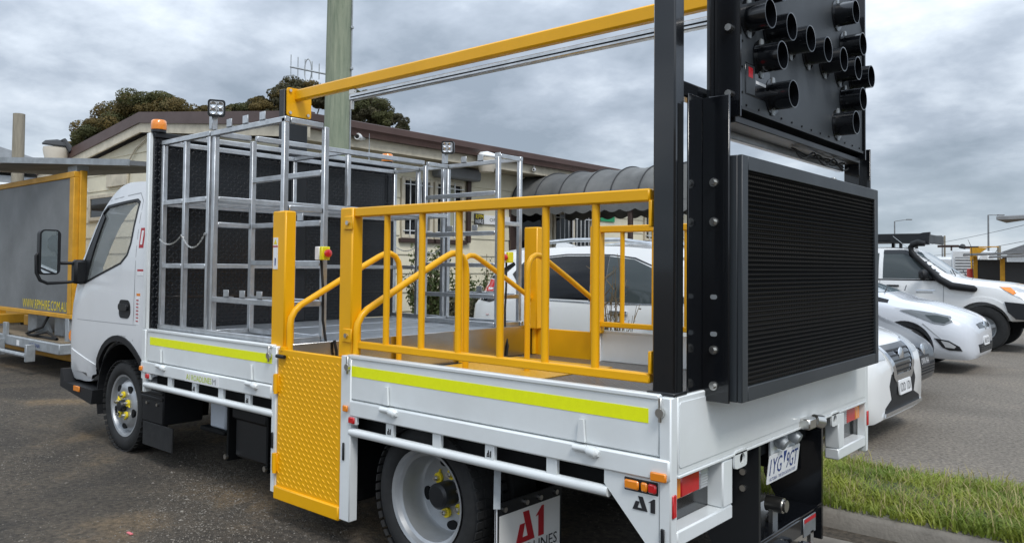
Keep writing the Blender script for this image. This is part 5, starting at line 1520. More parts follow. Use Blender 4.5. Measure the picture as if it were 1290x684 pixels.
for ax in ('y-', 'y+'):
    part_g = patch(cab, cbv, [(u * 1.0, v) for u, v in win], ax, 'door_window', 'glass', off=-.012, step=.12, depth=.004)
    # black window seal following the opening
    cxm = sum(u for u, v in win) / len(win); czm = sum(v for u, v in win) / len(win)
    grow = [((u - cxm) * 1.055 + cxm, (v - czm) * 1.07 + czm) for u, v in win]
    for i in range(len(win)):
        j = (i + 1) % len(win)
        patch(cab, cbv, [grow[i], grow[j], win[j], win[i]], ax, 'window_seal', 'plastic_black', off=.003, step=.1, depth=.02)
    fq = [(-5.655, 1.285), (-5.365, 1.85), (-5.29, 1.815), (-5.53, 1.30)]
    patch(cab, cbv, fq, ax, 'pillar_trim', 'plastic_black', off=.001, step=.1, depth=.03)
    # door shut line, handle, belt crease shade drawn as a grey strip
    for pl_ in ([(-4.605, 1.30), (-4.597, 1.30), (-4.575, 1.92), (-4.583, 1.92)], [(-4.605, 1.30), (-4.597, 1.30), (-4.605, .86), (-4.613, .86)],
                [(-4.575, 1.92), (-4.64, 1.985), (-5.24, 1.955), (-5.24, 1.948), (-4.643, 1.977), (-4.583, 1.916)],
                [(-4.56, .985), (-5.78, .975), (-5.78, .970), (-4.56, .980)], [(-5.26, .632), (-5.79, .632), (-5.79, .626), (-5.26, .626)]):
        patch(cab, cbv, pl_, ax, 'shut_or_shade_line', 'ink_grey', off=.0008, step=.15, depth=.004)
    hn = patch(cab, cbv, rrect(-4.86, 1.025, -4.665, 1.165, .05), ax, 'door_handle', 'plastic_black', off=.004, step=.05, depth=.01)
    patch(cab, cbv, rrect(-4.84, 1.085, -4.69, 1.135, .02), ax, 'handle_grip', 'black_satin', off=.02, step=.05, depth=.02)
    patch(cab, cbv, ringpoly(-4.84, .38, .465, .51, 8, 178), ax, 'arch_flare', 'plastic_black', off=.010, step=.2, depth=.03)
    patch(cab, cbv, [(-5.80, .72), (-5.79, .46), (-5.30, .455), (-5.27, .62)], ax, 'step_skirt', 'cab_white', off=.006, step=.12, depth=.01)
    ysg = (lambda y: y) if ax == 'y-' else mir
    bm_ = MB().prism([(-5.93, .54), (-5.93, .39), (-5.28, .31), (-5.255, .425), (-5.83, .435), (-5.89, .54)], lambda u, v, w: (u, ysg(w), v), .10, .34)
    bp_ = part('bumper_corner', bm_, 'plastic_black', cab)
    part('indicator', MB().box((-5.62, min(ysg(.09), ysg(.10)), .385), (-5.50, max(ysg(.09), ysg(.10)), .43), .004), 'amber', cab)
    if ax == 'y-':
        patch(cab, cbv, [(-4.555, 1.56), (-4.485, 1.56), (-4.475, 1.71), (-4.545, 1.71)], ax, 'red_sticker', 'ink_red', off=.0015, step=.1, depth=.002)
        patch(cab, cbv, [(-4.535, 1.585), (-4.505, 1.585), (-4.495, 1.69), (-4.525, 1.69)], ax, 'red_sticker_panel', 'sticker_white', off=.003, step=.1, depth=.002)
        patch(cab, cbv, [(-4.56, 1.385), (-4.47, 1.385), (-4.47, 1.40), (-4.56, 1.40)], ax, 'label_band', 'ink_red', off=.002, step=.1, depth=.002)
        patch(cab, cbv, [(-4.56, 1.355), (-4.47, 1.355), (-4.47, 1.385), (-4.56, 1.385)], ax, 'label_white', 'sticker_white', off=.002, step=.1, depth=.002)
        patch(cab, cbv, [(-4.565, 1.20), (-4.51, 1.20), (-4.51, 1.22), (-4.565, 1.22)], ax, 'label_band', 'amber', off=.002, step=.1, depth=.002)
        lb = patch(cab, cbv, [(-4.565, .99), (-4.525, .99), (-4.51, 1.20), (-4.565, 1.20)], ax, 'label_white', 'sticker_white', off=.002, step=.1, depth=.002)
        h0 = cbv.ray_cast(Vector((-4.55, -50, 1.1)), Vector((0, 1, 0)))[0].y
        for k in range(7):
            part('label_line', MB().box((-4.558, h0 - .006, 1.01 + k * .026), (-4.525, h0 - .0045, 1.018 + k * .026)), 'ink_red', cab)
        h0 = cbv.ray_cast(Vector((-4.8, -50, .86)), Vector((0, 1, 0)))[0].y
        lettering(cab, 'DUONIC', lambda u, v, w: (-4.86 + u, h0 - .002 - w, .868 + v), .14, .026, 'ink_grey')
patch(cab, cbv, [(.34, 1.29), (1.94, 1.29), (1.88, 1.95), (.40, 1.95)], 'x-', 'windscreen', 'glass', off=-.012, step=.25, depth=.004)
patch(cab, cbv, rrect(.35, .60, 1.93, .84, .06), 'x-', 'grille', 'plastic_black', off=.006, step=.2, depth=.02)
for y in (.36, 1.60):
    patch(cab, cbv, rrect(y, .62, y + .32, .82, .06), 'x-', 'headlight', 'clear_lens', off=.012, step=.1, depth=.02)
part('front_bumper', MB().box((-5.99, .16, .38), (-5.91, 2.12, .53), .03), 'plastic_black', cab)
part('roof_lamp', MB().lathe([(0, .0), (.0, .05), (.03, .045), (.045, .0)], (-5.09, .30, 1.99), (-.4, -.3, .85), 16), 'black_satin', cab)
# interior
part('dashboard', MB().box((-5.70, .22, .95), (-5.40, 2.06, 1.27), .05), 'interior', cab)
for y in (.28, .86, 1.46):
    s = part('seat', MB().box((-5.0, y, .8), (-4.60, y + .5, 1.08), .06), 'seat_grey', cab)
    part('seat_back', MB().box((-4.72, y + .02, 1.05), (-4.58, y + .48, 1.50), .05), 'seat_grey', s)
    part('head_rest', MB().box((-4.70, y + .14, 1.54), (-4.60, y + .36, 1.70), .04), 'seat_grey', s)
tor = [(-5.34 + .0 + .10 * math.sin(t), 1.62 + .2 * math.cos(t), 1.30 + .17 * math.sin(t)) for t in [2 * math.pi * i / 24 for i in range(25)]]
part('steering_wheel', MB().tube(tor, .014, 8).tube([(-5.34, 1.62, 1.30), (-5.5, 1.62, 1.1)], .025, 8).bar((-5.34, 1.44, 1.30), (-5.34, 1.80, 1.30), .03, .02), 'interior', cab)
# mirrors
for si, ys in enumerate(SIDES):
    yb = lambda a, b: sorted((ys(a), ys(b)))
    mm_ = MB().prism(rrect(-.193, 1.345, -.035, 1.712, .04), lambda u, v, w: (w, ys(u), v), -5.665, -5.605)
    mr_ = part('mirror', mm_, 'plastic_black', cab)
    part('mirror_glass', MB().prism(rrect(-.183, 1.358, -.045, 1.70, .032), lambda u, v, w: (w - (u + .11) * .10, ys(u), v), -5.606, -5.600), 'mirror_glass', mr_)
    part('mirror_arm', MB().tube([(-5.56, ys(.10), 1.435), (-5.61, ys(.06), 1.44), (-5.64, ys(-.03), 1.44), (-5.64, ys(-.08), 1.44)], .014, 10).tube([(-5.56, ys(.10), 1.30), (-5.61, ys(.05), 1.285), (-5.63, ys(-.12), 1.275), (-5.63, ys(-.175), 1.30), (-5.64, ys(-.20), 1.36), (-5.64, ys(-.205), 1.50), (-5.645, ys(-.185), 1.52)], .0135, 10), 'plastic_black', mr_)
    lo, hi = yb(.055, .18)
    part('mirror_hinge', MB().box((-5.64, lo, 1.27), (-5.545, hi, 1.47), .02), 'plastic_black', mr_)
# =================================================================== PARKED CARS (all head towards +X)
def car_wheel(rt_, x, yo, side, r=.33, w=.22, rr=.22, spokes=5):
    yc = yo - side * w / 2
    c = (x, yc, r); ax = (0, side, 0)
    wh = part('wheel', MB().lathe(tyre_prof(r, rr, w), c, ax, 36), 'rubber', rt_)
    rim = MB().lathe([(w * .38, rr + .004), (w * .44, rr), (w * .36, rr - .02), (w * .1, rr - .03), (w * .1, .0)], c, ax, 36)
    part('rim', rim, 'galv', wh)
    sp_ = MB()
    for k in range(spokes):
        a = 2 * math.pi * k / spokes + .3
        d = Vector((math.cos(a), 0, math.sin(a))); t = Vector((-math.sin(a), 0, math.cos(a)))
        b0 = Vector((x, yc + side * w * .36, r))
        sp_.obox(b0 + d * (rr * .52), (rr * .46, .012, .030), (d, Vector((0, 1, 0)), t), .006)
    sp_.lathe([(w * .30, .065), (w * .42, .06), (w * .44, .03), (w * .44, 0)], c, ax, 18)
    part('spokes', sp_, 'rim_silver', wh)
    return wh
def car(name, x0, yc, secs, paint, label, wheels, archr, group=None, cat='car', nx=90):
    L_ = secs[-1][0]
    r_ = root(name, (x0 - L_ / 2, yc, 0), label, cat, group)
    fn = lambda x, y, z: Vector((x0 - L_ + x, yc + y, z))
    mb = loft(secs, fn, nx)
    bv = bvh_of(mb)
    body = part('body', mb, paint, r_)
    cut = []
    for wx in wheels:
        X = x0 - L_ + wx
        for s in (-1, 1):
            cut.append(cutter(MB().tube([(X, yc + s * 1.2, archr * .93), (X, yc + s * .52, archr * .93)], archr, 40)))
    boolean(body, cut)
    return r_, body, bv, (lambda x: x0 - L_ + x)
def glazing(body, bv, polys, ax, name, m, off=.004, label=None):
    for p in polys:
        patch(body, bv, p, ax, name, m, off=off, step=.07, depth=.012, label=label)
def both(body, bv, fn):
    for ax in ('y-', 'y+'):
        fn(ax)
def plate(parent, x, y, z, s, tilt=0.1, dark=False):
    f = lambda u, v, w: (x + w - v * tilt, y - .186 + u, z - .06 + v)
    p = part('number_plate', MB().prism(rrect(0, 0, .372, .12, .01), f, -.012, .0), 'ink_black' if dark else 'sticker_white', parent)
    lettering(parent, s, lambda u, v, w: f(.03 + u, .025 + v, w), .31, .07, 'sticker_white' if dark else 'ink_black')
    return p

# ---- white SUV behind the tray
SV = [(0, .46, .80, .86, .55, .66, .64, .58), (.05, .36, .97, 1.03, .72, .83, .80, .70), (.14, .31, 1.04, 1.20, .80, .885, .855, .70), (.30, .29, 1.08, 1.50, .83, .905, .875, .66), (.42, .28, 1.085, 1.62, .84, .91, .88, .65), (.9, .27, 1.08, 1.675, .84, .91, .885, .655),
      (1.7, .26, 1.06, 1.695, .84, .91, .885, .665), (2.25, .26, 1.04, 1.665, .84, .91, .885, .665), (2.6, .26, 1.03, 1.53, .84, .91, .885, .68), (2.95, .26, 1.025, 1.30, .84, .91, .885, .71), (3.22, .26, 1.02, 1.10, .84, .912, .885, .74),
      (3.5, .26, .97, 1.03, .84, .912, .88, .74), (3.95, .25, .89, .95, .83, .905, .865, .70), (4.2, .19, .81, .87, .80, .885, .83, .66), (4.31, .18, .74, .81, .77, .85, .78, .60), (4.38, .19, .68, .74, .70, .78, .70, .52), (4.42, .22, .60, .66, .58, .64, .58, .42)]
suv, sb, sv, X = car('white_suv', -.48, 4.92, SV, 'car_white', 'white SUV with dark tinted rear windows beside the truck', (.82, 3.42), .40)
def suv_side(ax):
    gl = lambda p, nm, m: patch(sb, sv, [(X(u), v) for u, v in p], ax, nm, m, off=.004, step=.07, depth=.012)
    gl([(1.02, 1.115), (1.02, 1.535), (1.30, 1.56), (1.68, 1.56), (1.70, 1.11)], 'side_window', 'glass_dark')
    gl([(.62, 1.36), (.74, 1.47), (.96, 1.525), (.97, 1.13), (.80, 1.20)], 'quarter_window', 'glass_dark')
    gl([(1.90, 1.10), (1.86, 1.555), (2.15, 1.525), (2.40, 1.43), (2.70, 1.24), (2.80, 1.12), (2.70, 1.10)], 'front_window', 'glass_mid')
    gl([(1.705, 1.10), (1.685, 1.565), (1.855, 1.56), (1.895, 1.10)], 'pillar_trim', 'black_gloss')
    gl([(.975, 1.12), (.965, 1.53), (1.015, 1.54), (1.015, 1.115)], 'pillar_trim', 'black_gloss')
    gl([(.62, 1.36), (.73, 1.49), (.98, 1.555), (1.30, 1.583), (1.70, 1.583), (1.9, 1.575), (2.16, 1.545), (2.42, 1.45), (2.42, 1.438), (2.15, 1.532), (1.9, 1.563), (1.7, 1.570), (1.3, 1.570), (.98, 1.54), (.74, 1.477)], 'window_trim', 'black_gloss')
    gl([(.80, 1.19), (1.02, 1.105), (1.9, 1.09), (2.80, 1.11), (2.80, 1.098), (1.9, 1.075), (1.02, 1.09), (.80, 1.175)], 'belt_trim', 'chrome')
    for xx in ((1.79, .42, 1.06), (2.86, .42, 1.0), (.99, .75, 1.08)):
        gl([(xx[0] - .004, xx[1]), (xx[0] + .004, xx[1]), (xx[0] + .004, xx[2]), (xx[0] - .004, xx[2])], 'shut_or_shade_line', 'ink_grey')
    for xx in (1.02, 1.98):
        patch(sb, sv, [(X(xx), .985), (X(xx + .2), .985), (X(xx + .2), 1.015), (X(xx), 1.015)], ax, 'door_handle', 'chrome', off=.03, step=.05, depth=.026)
    gl([(.36, .32), (.40, .36), (4.0, .34), (4.0, .27), (.36, .27)], 'sill_cladding', 'plastic_black')
    # wrap-round tail lamp with its dark spear up the pillar
    gl([(.09, 1.165), (.13, 1.25), (.28, 1.30), (.45, 1.285), (.49, 1.165)], 'tail_lamp', 'red_lens')
    gl([(.27, 1.315), (.44, 1.30), (.62, 1.465), (.58, 1.495)], 'lamp_spear', 'glass_dark')
    gl([(.09, 1.16), (.49, 1.16), (.53, 1.09), (.36, 1.045), (.14, 1.07)], 'lamp_lower', 'glass_dark')
    gl([(.30, 1.185), (.30, 1.21), (.40, 1.205), (.40, 1.18)], 'lamp_mark', 'sticker_white')
    patch(sb, sv, ringpoly(X(3.42), .37, .395, .45, 0, 180), ax, 'arch_trim', 'plastic_black', off=.008, step=.2, depth=.02)
    patch(sb, sv, ringpoly(X(.82), .37, .395, .45, 0, 180), ax, 'arch_trim', 'plastic_black', off=.008, step=.2, depth=.02)
    s = -1 if ax == 'y-' else 1
    yr = 4.92 + s * .60
    rr_ = MB().tube([(X(.55), yr, 1.60), (X(.72), yr, 1.70), (X(1.3), yr, 1.735), (X(1.9), yr, 1.73), (X(2.25), yr - s * .0, 1.685), (X(2.5), yr + s * .015, 1.575)], [.012, .020, .022, .022, .020, .010], 8)
    part('roof_rail', rr_, 'alu', sb)
    mc = Vector((X(2.66), 4.92 + s * 1.0, 1.12))
    m_ = part('door_mirror', MB().obox(mc, (.055, .10, .07), (Vector((1, .1 * s, 0)).normalized(), Vector((-.1 * s, 1, 0)).normalized(), Vector((0, 0, 1))), .04), 'car_white', sb)
    part('mirror_foot', MB().box((X(2.62), min(4.92 + s * .86, 4.92 + s * .95), 1.03), (X(2.70), max(4.92 + s * .86, 4.92 + s * .95), 1.09), .02), 'plastic_black', sb)
    hp_ = [(4.92 + s * a, b) for a, b in ((.42, .70), (.44, .80), (.60, .84), (.74, .86), (.76, .74), (.62, .70))]
    patch(sb, sv, hp_, 'x+', 'headlight', 'clear_lens', off=.008, step=.05, depth=.02)
both(sb, sv, suv_side)
patch(sb, sv, [(4.92 - .60, 1.12), (4.92 + .60, 1.12), (4.92 + .54, 1.55), (4.92 - .54, 1.55)], 'x+', 'windscreen', 'glass_mid', off=.004, step=.15)
patch(sb, sv, [(4.92 - .55, 1.18), (4.92 + .55, 1.18), (4.92 + .50, 1.52), (4.92 - .50, 1.52)], 'x-', 'rear_window', 'glass_dark', off=.004, step=.15)
patch(sb, sv, [(4.92 - .40, .80), (4.92 + .40, .80), (4.92 + .26, .54), (4.92 - .26, .54)], 'x+', 'grille', 'black_gloss', off=.006, step=.05, depth=.02)
for s in (-1, 1):
    patch(sb, sv, [(4.92 + s * a, b) for a, b in ((.43, .82), (.36, .80), (.22, .56), (.24, .50), (.30, .54))], 'x+', 'grille_trim', 'chrome', off=.014, step=.04, depth=.02)
patch(sb, sv, [(4.92 - .24, .56), (4.92 + .24, .56), (4.92 + .24, .50), (4.92 - .24, .50)], 'x+', 'grille_trim', 'chrome', off=.014, step=.04, depth=.02)
for k in range(5):
    z_ = .58 + k * .042
    patch(sb, sv, [(4.92 - .24 - k * .022, z_), (4.92 + .24 + k * .022, z_), (4.92 + .24 + k * .022, z_ + .012), (4.92 - .24 - k * .022, z_ + .012)], 'x+', 'grille_bar', 'galv' if k == 9 else 'plastic_black', off=.012, step=.1, depth=.02)
part('badge', MB().lathe([(.0, .075), (.008, .075), (.012, .06), (.012, .0)], (X(4.405), 4.92, .70), (1, 0, .1), 24), 'chrome', sb)
patch(sb, sv, [(4.92 - .34, .36), (4.92 + .34, .36), (4.92 + .40, .48), (4.92 + .34, .57), (4.92 - .34, .57), (4.92 - .40, .48)], 'x+', 'plate_panel', 'plastic_black', off=.006, step=.06, depth=.02)
patch(sb, sv, [(4.92 - .56, .245), (4.92 + .56, .245), (4.92 + .52, .31), (4.92 + .34, .365), (4.92 - .34, .365), (4.92 - .52, .31)], 'x+', 'lower_intake', 'plastic_black', off=.006, step=.06, depth=.02)
patch(sb, sv, [(4.92 - .58, .245), (4.92 + .58, .245), (4.92 + .57, .275), (4.92 - .57, .275)], 'x+', 'bumper_lip', 'chrome', off=.02, step=.06, depth=.03)
plate(sb, X(4.45), 4.92, .445, '1DD 1DI')
part('spoiler', MB().add([(X(.18), 4.35, 1.60), (X(.55), 4.38, 1.655), (X(.55), 5.46, 1.655), (X(.18), 5.49, 1.60), (X(.20), 4.35, 1.565), (X(.55), 4.38, 1.60), (X(.55), 5.46, 1.60), (X(.20), 5.49, 1.565)], [(0, 1, 2, 3), (4, 7, 6, 5), (0, 3, 7, 4), (0, 4, 5, 1), (2, 6, 7, 3), (1, 5, 6, 2)]), 'car_white', sb)
part('roof_fin', MB().prism([(X(.62), 1.66), (X(.95), 1.68), (X(.72), 1.745), (X(.64), 1.745)], XZ, 4.90, 4.94), 'car_white', sb)
for s in (-1, 1):
    car_wheel(suv, X(.82), 4.92 + s * .90, s, .35); car_wheel(suv, X(3.42), 4.92 + s * .90, s, .35)

# ---- dark grey hatchback between the SUV and the white hatch
HB = lambda L, H, w, n=0: [(0, .42, .74, .80, .5, .62, .60, .52), (.05, .32, .90, .95, .68, .78, .75, .64), (.16, .27, .95, 1.12, .74, .83 * w, .80, .62), (.45, .24, .97, H - .10, .77, .865 * w, .82, .58), (.9, .22, .96, H - .01, .78, .875 * w, .835, .585),
      (1.6, .21, .94, H, .78, .88 * w, .84, .59), (2.1, .21, .925, H - .04, .78, .88 * w, .84, .60), (2.70, .21, .93, H - .22, .78, .88 * w, .84, .63), (3.12, .21, .93, 1.10, .78, .88 * w, .845, .68), (3.32, .21, .91, 1.03, .78, .88 * w, .845, .70),
      (L - .65, .21, .84 + n * .3, .925 + n * .4, .78, .88 * w, .82, .66), (L - .30, .20, .70 + n * .7, .77 + n * .8, .75, .845 * w, .77, .62), (L - .13, .20, .62 + n * .8, .67 + n, .68, .775, .70, .56), (L - .04, .22, .54 + n * .9, .585 + n, .58, .65, .60, .46), (L, .28, .47 + n * .8, .50 + n, .44, .48, .45, .34)]
def hatch(name, x0, yc, L, H, paint, label, pl, pdark, n=0):
    r_, b, v, X_ = car(name, x0, yc, HB(L, H, 1.0, n), paint, label, (.75, L - .86), .375)
    def side(ax):
        g = lambda p, nm, m, off=.004: patch(b, v, [(X_(u), z_) for u, z_ in p], ax, nm, m, off=off, step=.08, depth=.012)
        g([(.62, 1.08), (.72, 1.26), (1.55, H - .11), (1.60, 1.0), (.75, 1.03)], 'side_window', 'glass_dark')
        g([(1.68, 1.0), (1.64, H - .11), (2.1, H - .14), (2.5, H - .27), (2.9, 1.10), (2.9, 1.0)], 'front_window', 'glass_mid')
        for q in (1.63, 2.80):
            g([(q - .004, .38), (q + .004, .38), (q + .004, .98), (q - .004, .98)], 'shut_or_shade_line', 'ink_grey')
        for q in (.95, 1.8):
            g([(q, .865), (q + .18, .865), (q + .18, .89), (q, .89)], 'door_handle', paint, .03)
        s = -1 if ax == 'y-' else 1
        part('door_mirror', MB().obox((X_(2.58), yc + s * .97, 1.02), (.05, .09, .06), None, .035), paint, b)
        part('mirror_foot', MB().box((X_(2.55), min(yc + s * .80, yc + s * .92), .955), (X_(2.62), max(yc + s * .80, yc + s * .92), .99), .012), 'plastic_black', b)
        g([(2.89, 1.0), (2.89, 1.08), (3.20, 1.01), (3.20, .965)], 'mirror_sail', 'plastic_black')
        # long swept headlight over the corner
        hl = patch(b, v, [(X_(u), z_) for u, z_ in ((L - .92, .835 + n * .3), (L - .78, .845 + n * .3), (L - .5, .785 + n * .5), (L - .30, .715 + n * .7), (L - .265, .65 + n * .7), (L - .36, .625 + n * .5), (L - .50, .66 + n * .4), (L - .62, .72 + n * .3))], ax, 'headlight', 'headlamp', off=.012, step=.022, depth=.02)
        patch(b, v, [(X_(u), z_) for u, z_ in ((L - .60, .765 + n * .4), (L - .45, .752 + n * .5), (L - .325, .70 + n * .7), (L - .30, .66 + n * .7), (L - .36, .645 + n * .5), (L - .50, .68 + n * .4))], ax, 'headlight_bowl', 'glass_mid', off=.018, step=.022, depth=.01)
        patch(b, v, [(X_(u), z_) for u, z_ in ((L - .48, .505), (L - .30, .475), (L - .18, .40), (L - .15, .34), (L - .30, .345), (L - .38, .38))], ax, 'fog_surround', 'plastic_black', off=.008, step=.03, depth=.02)
        patch(b, v, [(X_(u), z_) for u, z_ in ((L - .40, .475), (L - .30, .455), (L - .22, .40), (L - .24, .375), (L - .34, .385))], ax, 'fog_lamp', 'clear_lens', off=.013, step=.03, depth=.01)
        g([(L - .62, .70), (L - .40, .50), (L - .40, .492), (L - .63, .692)], 'shut_or_shade_line', 'ink_grey')
    both(b, v, side)
    patch(b, v, [(yc - .60, 1.11), (yc + .60, 1.11), (yc + .52, H - .09), (yc - .52, H - .09)], 'x+', 'windscreen', mat('screen_' + name, (.15, .21, .24), .05, coat=.6), off=.008, step=.06)
    patch(b, v, [(yc - .5, 1.03), (yc + .5, 1.03), (yc + .46, H - .14), (yc - .46, H - .14)], 'x-', 'rear_window', 'glass_dark', off=.004, step=.12)
    patch(b, v, [(yc - .36, .55 + n * .7), (yc + .36, .55 + n * .7), (yc + .42, .61 + n * .7), (yc + .2, .625 + n * .7), (yc - .2, .625 + n * .7), (yc - .42, .61 + n * .7)], 'x+', 'upper_grille', 'black_gloss', off=.006, step=.05, depth=.02)
    patch(b, v, [(yc - .42, .30), (yc + .42, .30), (yc + .50, .42), (yc - .50, .42)], 'x+', 'lower_grille', 'plastic_black', off=.006, step=.05, depth=.02)
    for k in range(3):
        patch(b, v, [(yc - .42, .325 + k * .03), (yc + .42, .325 + k * .03), (yc + .42, .333 + k * .03), (yc - .42, .333 + k * .03)], 'x+', 'grille_bar', 'black_gloss', off=.016, step=.1, depth=.02)
    part('badge', MB().lathe([(.0, .06), (.01, .058), (.012, .0)], (X_(L - .015), yc, .575 + n * .7), (1, 0, .2), 20), 'chrome', b)
    plate(b, X_(L + .02), yc, .455, pl, dark=pdark)
    for yy in (-.55, .52):
        part('wiper', MB().tube([(X_(3.10), yc + yy, 1.125), (X_(3.0), yc + yy + .5, 1.19)], .008, 6), 'plastic_black', b)
    for s in (-1, 1):
        car_wheel(r_, X_(.75), yc + s * .87, s, .315, .2, .2); car_wheel(r_, X_(L - .86), yc + s * .87, s, .315, .2, .2)
    return r_
hatch('grey_hatchback', -.80, 7.05, 4.2, 1.42, 'car_grey', 'dark grey hatchback half hidden behind the white SUV nose', 'OWN 9AA', True)
hatch('white_hatchback', -.78, 10.5, 4.3, 1.47, 'car_silver_white', 'white hatchback with long swept headlights beside the pickup', '1AB 2CD', False, .12)

# ---- white pickup with snorkel and roof rack
PK = [(0, .62, .98, 1.10, .78, .88, .87, .80), (.05, .58, 1.02, 1.20, .80, .90, .89, .82), (1.60, .55, 1.06, 1.22, .84, .92, .90, .83), (1.66, .55, 1.20, 1.62, .84, .92, .88, .70), (1.78, .55, 1.24, 1.83, .84, .92, .88, .66), (2.3, .54, 1.24, 1.90, .84, .92, .885, .665), (2.75, .54, 1.22, 1.885, .84, .92, .885, .665),
      (3.05, .54, 1.21, 1.72, .84, .92, .885, .68), (3.35, .54, 1.20, 1.50, .84, .92, .89, .71), (3.62, .54, 1.20, 1.33, .84, .92, .895, .75), (3.9, .54, 1.18, 1.285, .84, .925, .895, .76), (4.5, .54, 1.10, 1.22, .84, .925, .88, .72), (4.78, .56, 1.0, 1.13, .80, .88, .82, .66), (4.9, .60, .90, 1.02, .72, .78, .74, .58), (4.95, .66, .82, .90, .6, .65, .62, .5)]
pk, pb_, pv, X = car('white_pickup', -.52, 14.62, PK, 'car_white', 'white pickup with black snorkel, bull bar and roof rack', (1.05, 4.10), .46, cat='pickup')
YP = 14.62
def pk_side(ax):
    g = lambda p, nm, m, off=.004: patch(pb_, pv, [(X(u), z_) for u, z_ in p], ax, nm, m, off=off, step=.08, depth=.012)
    g([(2.42, 1.28), (2.40, 1.76), (2.75, 1.76), (3.02, 1.62), (3.38, 1.38), (3.38, 1.28)], 'front_window', 'glass_mid')
    g([(1.82, 1.30), (1.86, 1.74), (2.32, 1.77), (2.34, 1.28)], 'rear_window', 'glass_mid')
    g([(2.40, 1.76), (2.40, 1.83), (2.78, 1.83), (3.10, 1.67), (3.46, 1.40), (3.38, 1.38), (3.02, 1.62), (2.75, 1.76)], 'weather_shield', 'black_gloss', .012)
    g([(2.34, 1.27), (3.42, 1.27), (3.42, 1.245), (2.34, 1.245)], 'belt_trim', 'plastic_black')
    for q in (2.37, 3.48):
        g([(q - .005, .65), (q + .005, .65), (q + .005, 1.24), (q - .005, 1.24)], 'shut_or_shade_line', 'ink_grey')
    g([(2.5, 1.12), (2.72, 1.12), (2.72, 1.155), (2.5, 1.155)], 'door_handle', 'plastic_black', .03)
    g([(3.02, 1.06), (3.34, 1.06), (3.34, 1.08), (3.02, 1.08)], 'badge_strip', 'chrome', .006)
    g([(3.02, 1.02), (3.30, 1.02), (3.30, 1.04), (3.02, 1.04)], 'badge_strip', 'ink_grey', .006)
    s = -1 if ax == 'y-' else 1
    part('door_mirror', MB().obox((X(3.18), YP + s * 1.06, 1.36), (.07, .12, .10), None, .05), 'plastic_black', pb_)
    part('mirror_foot', MB().box((X(3.22), min(YP + s * .84, YP + s * .96), 1.27), (X(3.32), max(YP + s * .84, YP + s * .96), 1.34), .02), 'plastic_black', pb_)
    hl = g([(4.35, 1.16), (4.60, 1.155), (4.86, 1.05), (4.88, .93), (4.70, .95), (4.55, 1.03)], 'headlight', 'clear_lens', .008)
    g([(4.37, 1.15), (4.52, 1.145), (4.62, 1.06), (4.58, 1.02), (4.48, 1.08)], 'indicator', 'amber', .012)
    patch(pb_, pv, ringpoly(X(4.10), .43, .455, .54, 0, 180), ax, 'arch_flare', 'car_white', off=.022, step=.2, depth=.04)
both(pb_, pv, pk_side)
patch(pb_, pv, [(YP - .60, 1.38), (YP + .60, 1.38), (YP + .53, 1.79), (YP - .53, 1.79)], 'x+', 'windscreen', mat('screen_pickup', (.16, .21, .23), .05, coat=.6), off=.010, step=.05)
for yy in (-.5, .45):
    part('wiper', MB().tube([(X(3.60), YP + yy, 1.345), (X(3.45), YP + yy + .45, 1.47)], .010, 6), 'plastic_black', pb_)
patch(pb_, pv, [(YP - .45, .88), (YP + .45, .88), (YP + .48, 1.05), (YP - .48, 1.05)], 'x+', 'grille', 'black_gloss', off=.006, step=.05, depth=.02)
# snorkel on the near side: intake along the wing, up the pillar
sn = MB(); ys_ = YP - .955
sn.tube([(X(4.02), ys_ + .02, 1.10), (X(3.98), ys_, 1.115), (X(3.62), ys_, 1.16), (X(3.42), ys_ + .0, 1.28), (X(3.20), ys_ + .07, 1.50), (X(2.98), ys_ + .17, 1.70), (X(2.90), ys_ + .20, 1.80), (X(2.89), ys_ + .20, 1.88), (X(2.93), ys_ + .20, 1.93)], [.035, .062, .070, .064, .052, .048, .048, .052, .052], 12)
sn.tube([(X(2.90), ys_ + .2, 1.92), (X(3.02), ys_ + .2, 1.965), (X(3.14), ys_ + .2, 1.945)], [.065, .07, .05], 12)
part('snorkel', sn, 'plastic_black', pb_)
rk_ = MB().box((X(1.7), YP - .62, 1.99), (X(2.55), YP + .62, 2.03), .01)
for y in (-.6, .6):
    rk_.box((X(1.6), YP + y - .02, 2.0), (X(3.15), YP + y + .02, 2.15), .01)
for x in (1.75, 2.2, 2.65):
    rk_.box((X(x), YP - .6, 2.0), (X(x + .05), YP + .6, 2.04), .005).box((X(x), YP - .62, 1.86), (X(x + .05), YP - .57, 2.0)).box((X(x), YP + .57, 1.86), (X(x + .05), YP + .62, 2.0))
part('roof_rack', rk_, 'black_satin', pk)
part('rack_deflector', MB().prism([(X(2.5), 1.98), (X(3.18), 1.93), (X(3.20), 2.17), (X(3.08), 2.16), (X(2.95), 2.12), (X(2.5), 2.12)], XZ, YP - .66, YP - .58).box((X(3.12), YP - .62, 1.96), (X(3.17), YP + .62, 2.13), .01), 'black_satin', pk)
part('aerial', MB().tube([(X(3.75), YP + .3, 1.28), (X(3.72), YP + .3, 1.9), (X(3.66), YP + .3, 2.05)], [.008, .006, .003], 6), 'plastic_black', pk)
part('tie_rope', MB().tube([(X(2.55), YP - .66, 2.1), (X(3.1), YP - .80, 1.65)], .006, 5), 'galv', pk)
bb = part('bull_bar', MB().box((X(4.86), YP - .93, .56), (X(5.08), YP + .93, .86), .05).prism([(X(4.45), .90), (X(4.9), .86), (X(4.9), .58), (X(4.62), .60), (X(4.5), .72)], XZ, YP - .96, YP - .90).prism([(X(4.45), .90), (X(4.9), .86), (X(4.9), .58), (X(4.62), .60), (X(4.5), .72)], XZ, YP + .90, YP + .96), 'black_satin', pk, 'black steel bull bar')
